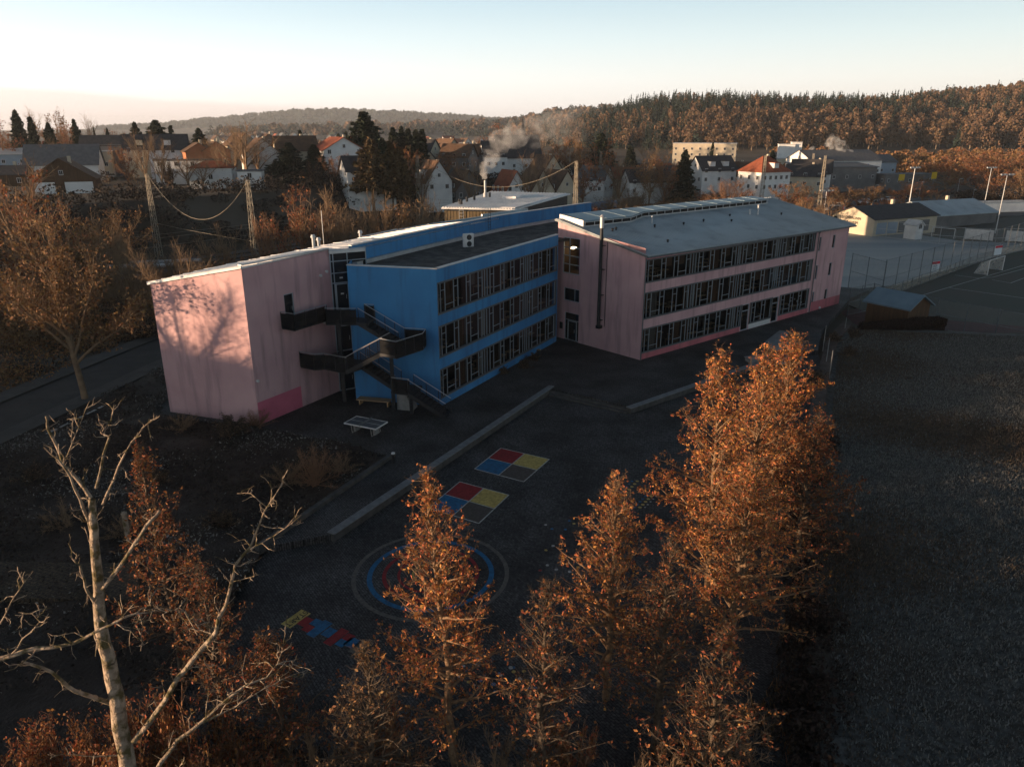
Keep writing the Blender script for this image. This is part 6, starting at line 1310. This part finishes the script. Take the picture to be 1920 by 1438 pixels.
# clipped hedge by the hut
a, b = at(1617,618,-.3), at(1764,610,-.6); w = Wall(a, b); rng = np.random.default_rng(8)
N_ = 9000; u = rng.random(N_)*w.L; o = rng.uniform(-.75,.75,N_); zz = rng.uniform(0,.85,N_); f = rng.random(N_); o = np.where(f < .35, .75*np.sign(o), o); zz = np.where((f > .35) & (f < .8), 0.85+rng.normal(size=N_)*.04, zz)
C = np.array([w.A+w.u*a_+w.n*b_ for a_, b_ in zip(u, o)]); C = np.column_stack([C, zz-.6]); V, F_ = leaf_quads(C, .16, rng, 1.6); he = empty('clipped_hedge', (0,0,0), 0, 'low dark clipped hedge in front of the wooden garden hut', 'hedge'); link('leaves', fast_mesh('leaves', V, F_, [M['hedge_dark']]), he)
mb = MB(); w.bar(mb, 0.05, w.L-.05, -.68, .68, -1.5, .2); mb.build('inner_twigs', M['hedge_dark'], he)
# garden stakes
for i, (px, py, pt, lab) in enumerate(((1543,655,610,'thin pale stake beside the light paving, uppermost'),(1549,680,634,'thin pale stake in the middle of the three'),(1555,705,657,'thin pale stake nearest the wide dark shrub'),(1584,618,595,'thin pale stake near the hedge corner'))):
    x, y = at(px, py, 0); zt = atd(px, pt, y)[2]; mb = MB(); mb.tube((x,y,-.2), (x,y,zt), .035, n=6); tag(mb.build('garden_stake', M['concrete']), lab, 'stake')
# hillside wood, embankment scrub, ground cover: masses nobody could count
def mass(name, label, cat, pts, hts, rad, ml_idx, mats, per, size, trunks=None, seed=0, spire=None):
    rng = np.random.default_rng(seed); Cs, mi, n0 = [], [], 0; V0 = []; F0 = []
    P = np.asarray(pts); n = len(P); reps = per; base = np.repeat(np.arange(n), reps); m = len(base)
    f = rng.random(m); ang = rng.random(m)*6.283; con = np.asarray(ml_idx)[base] == 1
    h = np.asarray(hts)[base]; r = np.asarray(rad)[base]
    rr = np.sqrt(rng.random(m)); prof = np.where(con, (1-f)**.9+.06, np.sqrt(np.clip(1-(2*f-.9)**2, .05, 1)))
    zf = np.where(con, .08+.92*f, .25+.75*f); rad_ = r*prof*np.where(rng.random(m) < .6, .75+.3*rr, rr)
    C = np.column_stack([P[base, 0]+np.cos(ang)*rad_, P[base, 1]+np.sin(ang)*rad_, P[base, 2]+zf*h]); sz = size*(.6+h/22)*np.where(con, 1.25-.95*f, 1.0)
    V, F_ = leaf_quads(C, 1.0, rng, 1.5, up=.6); V = (V.reshape(m, 4, 3)-C[:, None])*sz[:, None, None]+C[:, None]; V = V.reshape(-1, 3)
    me = fast_mesh(name, V, F_, mats, np.asarray(ml_idx)[base]); o = tag(link(name, me), label, cat, kind='stuff')
    S0, S1, R_ = [], [], []
    k = [i for i in range(n) if ml_idx[i] != 1]
    if trunks is not None and k:
        S0 = P[k]; S1 = S0+np.column_stack([np.zeros(len(k)), np.zeros(len(k)), np.asarray(hts)[k]*.9]); V, F_ = seg_tubes(S0, S1, np.full(len(k), trunks), np.full(len(k), trunks*.5), 4); link('trunks', fast_mesh(name+'_trunks', V, F_, [M['bark_pale']]), o)
    return o
def q_of(x, y): return (x-TR0[0])*TRN[0]+(y-TR0[1])*TRN[1]
rng = np.random.default_rng(21)
def scatter(n, xr, yr, cond): 
    out = []
    while len(out) < n:
        x = rng.uniform(*xr, 4000); y = rng.uniform(*yr, 4000); k = cond(x, y); out += list(zip(x[k], y[k]))
    P = np.array(out[:n]); return np.column_stack([P, T(P[:, 0], P[:, 1])-.3])
vis = lambda x, y: (x/y > -.75) & (x/y < .78)
P = scatter(4300, (-40, 860), (470, 1010), lambda x, y: vis(x, y) & (T(x, y) > 3.0) & (y > 560-120*sst(200, 420, x)) & (x > 30+(700-y)*.12))
el = T(P[:, 0], P[:, 1]); con = (rng.random(len(P)) < np.clip((el-15)/16, .12, .93)*(1-.75*sst(380, 620, P[:, 0]))) | ((P[:, 0] < 160) & (rng.random(len(P)) < .7) & (P[:, 1] > 640)); idx = np.where(con, 1, 0)
ht = np.where(con, rng.uniform(9, 25, len(P))*rng.uniform(.8,1,len(P)), rng.uniform(11, 19, len(P))); ra = np.where(con, rng.uniform(2.0, 3.4, len(P)), rng.uniform(2.7, 4.8, len(P)))
mass('hillside_wood', 'dense winter wood covering the hill on the right, bare brown crowns below dark conifers', 'wood', P, ht, ra, idx, [M['forest_brown'], M['forest_green']], 160, .92, .3, 1)
P = scatter(420, (60, 620), (330, 560), lambda x, y: vis(x, y) & (x > 110+(y-330)*.35) & (y > 390-(x-150)*.1) & (rng.random(len(x)) < .5)); idx = np.where(rng.random(len(P)) < .05, 1, 0)
mass('copse', 'brown scrub and young trees along the foot of the wooded hill', 'wood', P, rng.uniform(5, 11, len(P)), rng.uniform(3.5, 6.5, len(P)), idx, [M['leaf_brown'], M['forest_green']], 130, .9, .22, 2)
P = scatter(1500, (-1500, 1500), (1500, 3300), lambda x, y: vis(x, y) & (T(x, y) > 1)); idx = np.where(rng.random(len(P)) < .7, 1, 0)
mass('distant_wood', 'hazy wooded ridge in the middle distance', 'wood', P, rng.uniform(16, 28, len(P)), rng.uniform(9, 20, len(P)), idx, [M['forest_brown'], M['forest_green']], 70, 3.6, None, 3)
P = scatter(1100, (-3600, 900), (4500, 5900), lambda x, y: vis(x, y) & (T(x, y) > 8))
mass('far_ridge_wood', 'pale blue wooded ridge on the horizon', 'wood', P, rng.uniform(18, 30, len(P)), rng.uniform(22, 45, len(P)), np.ones(len(P), int), [M['forest_brown'], M['forest_green']], 24, 13.0, None, 13)
P = scatter(420, (-230, 150), (215, 420), lambda x, y: vis(x, y) & (q_of(x, y) > 40)); idx = np.where(rng.random(len(P)) < .25, 1, 0)
mass('garden_shrubbery', 'low garden shrubs and hedges between the houses of the town', 'shrubs', P, rng.uniform(1.5, 5, len(P)), rng.uniform(1.2, 3, len(P)), idx, [M['forest_brown'], M['needle']], 110, .4, .1, 14)
P = scatter(600, (-700, 250), (340, 1100), lambda x, y: vis(x, y) & (x < 40) & (rng.random(len(x)) < .5)); idx = np.where(rng.random(len(P)) < .22, 1, 0)
mass('garden_trees', 'scattered winter trees between the distant houses', 'trees', P, rng.uniform(5, 10, len(P)), rng.uniform(2.5, 5, len(P)), idx, [M['forest_brown'], M['forest_green']], 70, .9, .2, 4)
P = scatter(520, (-200, 260), (90, 420), lambda x, y: vis(x, y) & (q_of(x, y) > 19) & (q_of(x, y) < 40)); idx = np.zeros(len(P), int)
mass('embankment_scrub', 'dark scrub covering the embankment between railway and houses', 'scrub', P, rng.uniform(1.8, 4.6, len(P)), rng.uniform(1.8, 3.6, len(P)), idx, [M['shrub_dark'], M['needle']], 170, .42, None, 5)
P = scatter(260, (-90, 200), (84, 330), lambda x, y: vis(x, y) & (q_of(x, y) > -34) & (q_of(x, y) < -20) & ~((x > 33) & (y < 150))); idx = np.zeros(len(P), int)
mass('trackside_scrub', 'low brown scrub on the school side of the railway', 'scrub', P, rng.uniform(.7, 1.7, len(P)), rng.uniform(1.5, 3.0, len(P)), idx, [M['leaf_brown'], M['needle']], 170, .26, None, 6)
rl = [(9.6,2),(10.0,19),(16.3,37.5),(19.6,44.2),(22,49.5)]; P = []
for (x0_, y0_), (x1_, y1_) in zip(rl[:-1], rl[1:]):
    n_ = int(math.hypot(x1_-x0_, y1_-y0_)*3); t_ = rng.random(n_); P += [(x0_+(x1_-x0_)*q_+rng.normal()*.55, y0_+(y1_-y0_)*q_+rng.normal()*.3, -.4) for q_ in t_]
P = np.array(P); mass('hedgerow_undergrowth', 'dark low undergrowth between the paved yard and the meadow', 'undergrowth', P, rng.uniform(.5, 1.5, len(P)), rng.uniform(.4, .9, len(P)), np.zeros(len(P), int), [M['hedge_dark'], M['needle']], 150, .16, None, 15)
rp = inpoly([tuple(e0-dv*12+np.array([-9.6,.0])), tuple(e0+dv*36+np.array([-8.0,5.5])), (-30,88), (-45,112), (-100,112), (-100,40)])
P = scatter(420, (-100, -24), (40, 112), lambda x, y: vis(x, y) & rp(x, y)); mass('roadside_scrub', 'brown scrub and dead grass between the road and the railway', 'scrub', P, rng.uniform(.6, 2.4, len(P)), rng.uniform(1.2, 2.8, len(P)), np.where(rng.random(len(P)) < .4, 1, 0), [M['leaf_brown'], M['shrub_dark']], 200, .22, None, 16)
# ground cover of the planting bed and grass tufts
def tufts(name, label, cat, n, poly, zf, h, mats, seed, frac=.3, width=.02, gate=-.5):
    rng = np.random.default_rng(seed); P_ = np.array(poly); pts = []; f = inpoly(poly); cnt = 0
    while cnt < n: x_ = rng.uniform(P_[:, 0].min(), P_[:, 0].max(), n); y_ = rng.uniform(P_[:, 1].min(), P_[:, 1].max(), n); k = f(x_, y_) & ((x_ > -.8*y_-8) & (x_ < .8*y_+8)) & (np.sin(x_*1.3+np.sin(y_*.9)*2)+np.sin(y_*1.1+1.7*np.sin(x_*.7))+rng.normal(size=n)*.8 > gate); pts.append(np.column_stack([x_[k], y_[k]])); cnt += k.sum()
    Q = np.concatenate(pts)[:n]; z = zf(Q[:, 0], Q[:, 1]); hh = h*rng.uniform(.4, 1.5, n); d = rng.normal(size=(n, 2))*.45; w_ = rng.normal(size=(n, 2)); w_ /= np.linalg.norm(w_, axis=1, keepdims=True); w_ *= width*rng.uniform(.6, 1.6, (n, 1))
    A = np.column_stack([Q-w_, z-.05]); B = np.column_stack([Q+w_, z-.05]); C = np.column_stack([Q+d*hh[:, None]+w_*.3, z+hh]); D = np.column_stack([Q+d*hh[:, None]-w_*.3, z+hh*.97]); V = np.stack([A, B, C, D], 1).reshape(-1, 3)
    return tag(link(name, fast_mesh(name, V, np.arange(4*n).reshape(n, 4), mats, (rng.normal(size=n)*.6+np.sin(Q[:, 0]*.22+np.sin(Q[:, 1]*.13)*2)+.7*np.sin(Q[:, 1]*.35+Q[:, 0]*.1) > (.5-frac)*3).astype(int))), label, cat, kind='stuff')
gpoly = garden[:-4]+[(-34,24),(-12,24)]; gp = inpoly(gpoly); rg = np.random.default_rng(31); N_ = 260000
Q = np.column_stack([rg.uniform(-62, -8, N_), rg.uniform(8, 84, N_)]); cl_ = np.sin(Q[:,0]*.8+2*np.sin(Q[:,1]*.5))+np.sin(Q[:,1]*.9+1.7*np.sin(Q[:,0]*.6)); k = gp(Q[:,0], Q[:,1]) & (np.abs(Q[:,0]) < .78*Q[:,1]+6) & (cl_+rg.normal(size=N_)*.7 > -.9); Q = Q[k]; cl_ = cl_[k]
zz = bed_z(Q[:,0], Q[:,1], np.random.default_rng(3))+rg.random(len(Q))**1.5*(.12+.16*np.clip(cl_+1, 0, 3)); V, F_ = leaf_quads(np.column_stack([Q, zz]), .085, rg, 1.8, up=.3)
fr_ = (np.sin(Q[:,0]*.35+1)*np.sin(Q[:,1]*.4+.6)+rg.normal(size=len(Q))*.5 > .6).astype(int)
tag(link('ground_cover', fast_mesh('ground_cover', V, F_, [M['shrub_dark'], M['grass_frost']], fr_)), 'dark frosted ground cover plants filling the planting bed', 'ground cover', kind='stuff')
tufts('leaf_litter', 'dark undergrowth and fallen leaves below the orange trees', 'undergrowth', 26000, [(-34,12),(-14,24),(-9,22),(2,19.5),(10,24),(17,38),(20,38),(14,24),(8,8),(-30,8)], lambda x, y: 0*x-.38, .32, [M['shrub_dark'], M['leaf_brown']], 32, .10, .035)
tufts('meadow_grass', 'rough frosted grass of the meadow', 'grass', 190000, [(11,18),(17,37.5),(23,49.5),(28.5,62.5),(34,74.5),(39,80),(62,75),(80,60),(80,18)], lambda x, y: mead_z(x, y, np.random.default_rng(5)), .105, [M['grass_frost'], M['grass_brown']], 33, .4, .035, -9)
P = scatter(120, (-33, 12), (10, 21.5), lambda x, y: (x > -30) & ((y < 18.6) | (x < -13))); P[:, 2] = -.4; 
for j, (xx, yy) in enumerate(((-13.2,17.6),(-11.3,16.9),(-10.2,18.4),(-14.6,18.2),(-12.3,18.9))):
    t = bare_template(60+j, 4.2, 3.6, 'bush', 'twig_red', 'leaf_rust', .9, 26, .085, .5); put_tree('front_shrub', t[0], t[1], (xx,yy,-.2), j, (.62,.62,1.0+.12*(j % 3)), 'rusty leafy shrub in the bottom left corner, '+ORD[j]+' of the clump', 'shrub', 'rusty shrubs in the bottom left corner')
for j, (px, py, hh, lab) in enumerate(((590,1500,3.6,'bare thorny shrub at the bottom below the hopscotch'),(700,1440,3.0,'bare shrub left of the lone orange trunk'),(930,1500,3.4,'bare shrub right of the lone orange trunk'),(1080,1480,3.2,'bare shrub at the bottom beneath the small orange tree'),(1200,1540,3.5,'bare shrub at the bottom right of the small orange tree'),(480,1500,3.5,'bare shrub between pale tree and hopscotch'),(1360,1430,2.6,'dark shrub in the shade below the orange trio'))):
    x, y = at(px, py, -.3); t = TPL['bush'][j % 2]; put_tree('front_shrub', t[0], None if j % 2 == 0 else t[1], (x,y,-.4), j*1.1, (.42,.42,hh/4.5), lab, 'shrub', 'bare shrubs at the bottom of the photo')

# far houses of the town: small copies
def mini(seed):
    L, D_, hw, hr = 10, 8, 4, 4; e = empty('distant_house', (0,0,0), 0, 'far house', 'house'); mb = MB(); mb.box((0,0,hw/2-1), (L,D_,hw+2)); mb.add([(-5,-4,4),(-5,4,4),(-5,0,8)], [(0,2,1)]); mb.add([(5,-4,4),(5,4,4),(5,0,8)], [(0,1,2)]); mb.build('wall', M['wall_white'], e)
    mb = MB(); 
    for s in (-1, 1): q = [(-5.4,s*4.4,3.6),(5.4,s*4.4,3.6),(5.4,0,8),(-5.4,0,8)]; q = q[::-1] if s > 0 else q; mb.hexa(q, [(a,b,c+.2) for a, b, c in q])
    mb.build('roof', M['roof_brown'], e); return e
mh = mini(0); first = True; hr_ = random.Random(8); sp = [(x_, y_) for x_, y_ in ((95,300),(140,300),(120,350),(210,320),(290,330),(310,280),(460,330),(490,300),(545,340),(620,310),(640,330),(700,330),(760,280),(790,260),(850,270),(895,300),(1030,330),(1055,250),(1110,280),(40,300),(75,320),(160,330),(250,340),(330,330),(430,300),(440,330),(520,270),(530,310),(575,290),(600,330),(610,270),(650,300),(720,290),(745,320),(775,300),(825,330),(850,360),(905,380),(1040,300),(1065,270),(1085,300),(1105,330),(1140,330),(1175,310),(1200,330),(1240,340),(1290,330),(1360,330),(1400,300),(1405,340))]
for i in range(75):
    if i < 40: px, y = hr_.uniform(400, 660), hr_.uniform(900, 2000)
    else: px, y = hr_.uniform(780, 900), hr_.uniform(450, 1300)
    sp.append((px, y))
for px, y in sorted(sp):
    x = (px-960)/FP*(y*math.cos(PITCH)+6); z = Tz(x, y); e = mh if first else clone(mh); first = False; e.location = (x,y,z); e.rotation_euler = (0,0,hr_.choice([-1.1,.5,.4,-.9,-1.0])); s = hr_.uniform(.85, 1.35)*(1.15 if y > 800 else .9); e.scale = (s,s,s); e['group'] = 'tiny distant houses'
    e['label'] = 'tiny pale gabled house far off on the plain beyond the town' if y > 400 else 'small house half hidden between trees and larger roofs in the town'
    if y < 400: e['group'] = 'small half-hidden houses in the town'
    for ch in e.children:
        if ch.name.startswith('roof'): ch.material_slots[0].link = 'OBJECT'; ch.material_slots[0].material = M[hr_.choice(['roof_brown','roof_dark','roof_grey','roof_red'])]
        else: ch.material_slots[0].link = 'OBJECT'; ch.material_slots[0].material = M[hr_.choice(['wall_white','wall_cream','wall_white'])]

# ------------------------------------------------------------------ smoke and haze
def smoke(name, pts, r0, r1, dens, label, seed, nscale=.5):
    m = bpy.data.materials.new(name+'_vol'); m.use_nodes = True; n = m.node_tree.nodes; l = m.node_tree.links; n.remove(n['Principled BSDF'])
    v = n.new('ShaderNodeVolumePrincipled'); v.inputs['Color'].default_value = (.9,.88,.86,1); tc = n.new('ShaderNodeTexCoord'); nz_ = n.new('ShaderNodeTexNoise'); nz_.inputs['Scale'].default_value = nscale; nz_.inputs['Detail'].default_value = 5; nz_.inputs['Roughness'].default_value = .6
    l.new(tc.outputs['Object'], nz_.inputs['Vector']); mr_ = n.new('ShaderNodeMapRange'); mr_.inputs[1].default_value = .44; mr_.inputs[2].default_value = .66; l.new(nz_.outputs[0], mr_.inputs[0])
    sp_ = n.new('ShaderNodeSeparateXYZ'); l.new(tc.outputs['Generated'], sp_.inputs[0]); fa = n.new('ShaderNodeMapRange'); fa.inputs[1].default_value = 0; fa.inputs[2].default_value = 1; fa.inputs[3].default_value = dens; fa.inputs[4].default_value = dens*.06; l.new(sp_.outputs['X' if abs(pts[-1][0]-pts[0][0]) > 12 and pts[-1][0] > pts[0][0] else 'Z'], fa.inputs[0])
    mu = n.new('ShaderNodeMath'); mu.operation = 'MULTIPLY'; l.new(mr_.outputs[0], mu.inputs[0]); l.new(fa.outputs[0], mu.inputs[1]); l.new(mu.outputs[0], v.inputs['Density']); l.new(v.outputs[0], n['Material Output'].inputs['Volume'])
    rng = np.random.default_rng(seed); P = np.array(pts, float); t = np.linspace(0, 1, 26); k = np.linspace(0, 1, len(P)); C = np.column_stack([np.interp(t, k, P[:, i]) for i in range(3)]); nn = 14; V = []
    for _ in range(3): C[1:-1] = (C[:-2]+C[1:-1]*2+C[2:])/4
    for i, c in enumerate(C):
        d = C[min(i+1, 25)]-C[max(i-1, 0)]; d /= np.linalg.norm(d); u_ = np.cross(d, (0, 1, 0)); u_ /= np.linalg.norm(u_); v_ = np.cross(d, u_); r = (r0+(r1-r0)*t[i]**.8)*(.35 if i in (0, 25) else 1)*(1+.18*math.sin(i*1.3+seed))
        for j in range(nn): a = 6.283*j/nn; rr = r*(1+.12*math.sin(3*a+i*.9)); V.append(tuple(c+u_*rr*math.cos(a)+v_*rr*math.sin(a)))
    F_ = [(i*nn+j, i*nn+(j+1) % nn, (i+1)*nn+(j+1) % nn, (i+1)*nn+j) for i in range(25) for j in range(nn)]
    me = bpy.data.meshes.new(name); me.from_pydata(V, [], F_+[tuple(range(nn))[::-1], tuple(range(25*nn, 26*nn))]); me.materials.append(m)
    bm = bmesh.new(); bm.from_mesh(me); bmesh.ops.recalc_face_normals(bm, faces=bm.faces); bm.to_mesh(me); bm.free()
    return tag(link(name, me), label, 'smoke', kind='stuff')
FT = (FLUE[0], FLUE[1], FLUE[2]+3.3); fy = FLUE[1]
sm = lambda px, py, y: atd(px, py, y)
smoke('chimney_smoke', [FT, sm(906,318,fy), sm(920,300,fy+1), sm(924,280,fy+2)], .35, 1.9, .9, 'lowest dense part of the smoke rising from the hall flue', 1, .9)
smoke('chimney_smoke', [sm(926,276,fy+3), sm(940,262,fy+5), sm(975,252,fy+8), sm(1010,246,fy+11), sm(1060,236,fy+15), sm(1100,230,fy+18)], 1.7, 3.4, .22, 'thin smoke veil drifting right in front of the wooded hill', 3, .45)
for pts, r0, r1, dn, lab in (([(1606,297),(1588,285),(1572,272),(1552,262)],.8,3.4,.75,'white smoke drifting left before the wooded hill on the right'), ([(70,276),(62,262),(40,252),(14,238)],.8,3.0,.8,'pinkish smoke above the pale blue house at the left edge'), ([(106,303),(103,293),(97,284),(92,280)],.3,1.6,1.2,'small smoke puff over the barn chimney'), ([(1526,291),(1524,283),(1521,276)],.3,1.5,.7,'faint small smoke puff above the sunlit white gable')):
    yy = 345 if pts[0][0] > 1000 else (330 if pts[0][0] < 90 else 238); smoke('chimney_smoke', [sm(a, b, yy) for a, b in pts], r0, r1, dn, lab, 7, .35)
hz = MB(); hz.box((0, 4380, 52), (9600, 9200, 138)); ho = hz.build('haze', []); tag(ho, 'thin morning haze over the valley', 'haze', kind='stuff')
hm = bpy.data.materials.new('haze'); hm.use_nodes = True; hn = hm.node_tree.nodes; hn.remove(hn['Principled BSDF']); hv = hn.new('ShaderNodeVolumePrincipled'); hv.inputs['Color'].default_value = (.84,.90,.98,1); hv.inputs['Density'].default_value = 0.00008; hv.inputs['Anisotropy'].default_value = .2
hm.node_tree.links.new(hv.outputs[0], hn['Material Output'].inputs['Volume']); ho.data.materials.append(hm)
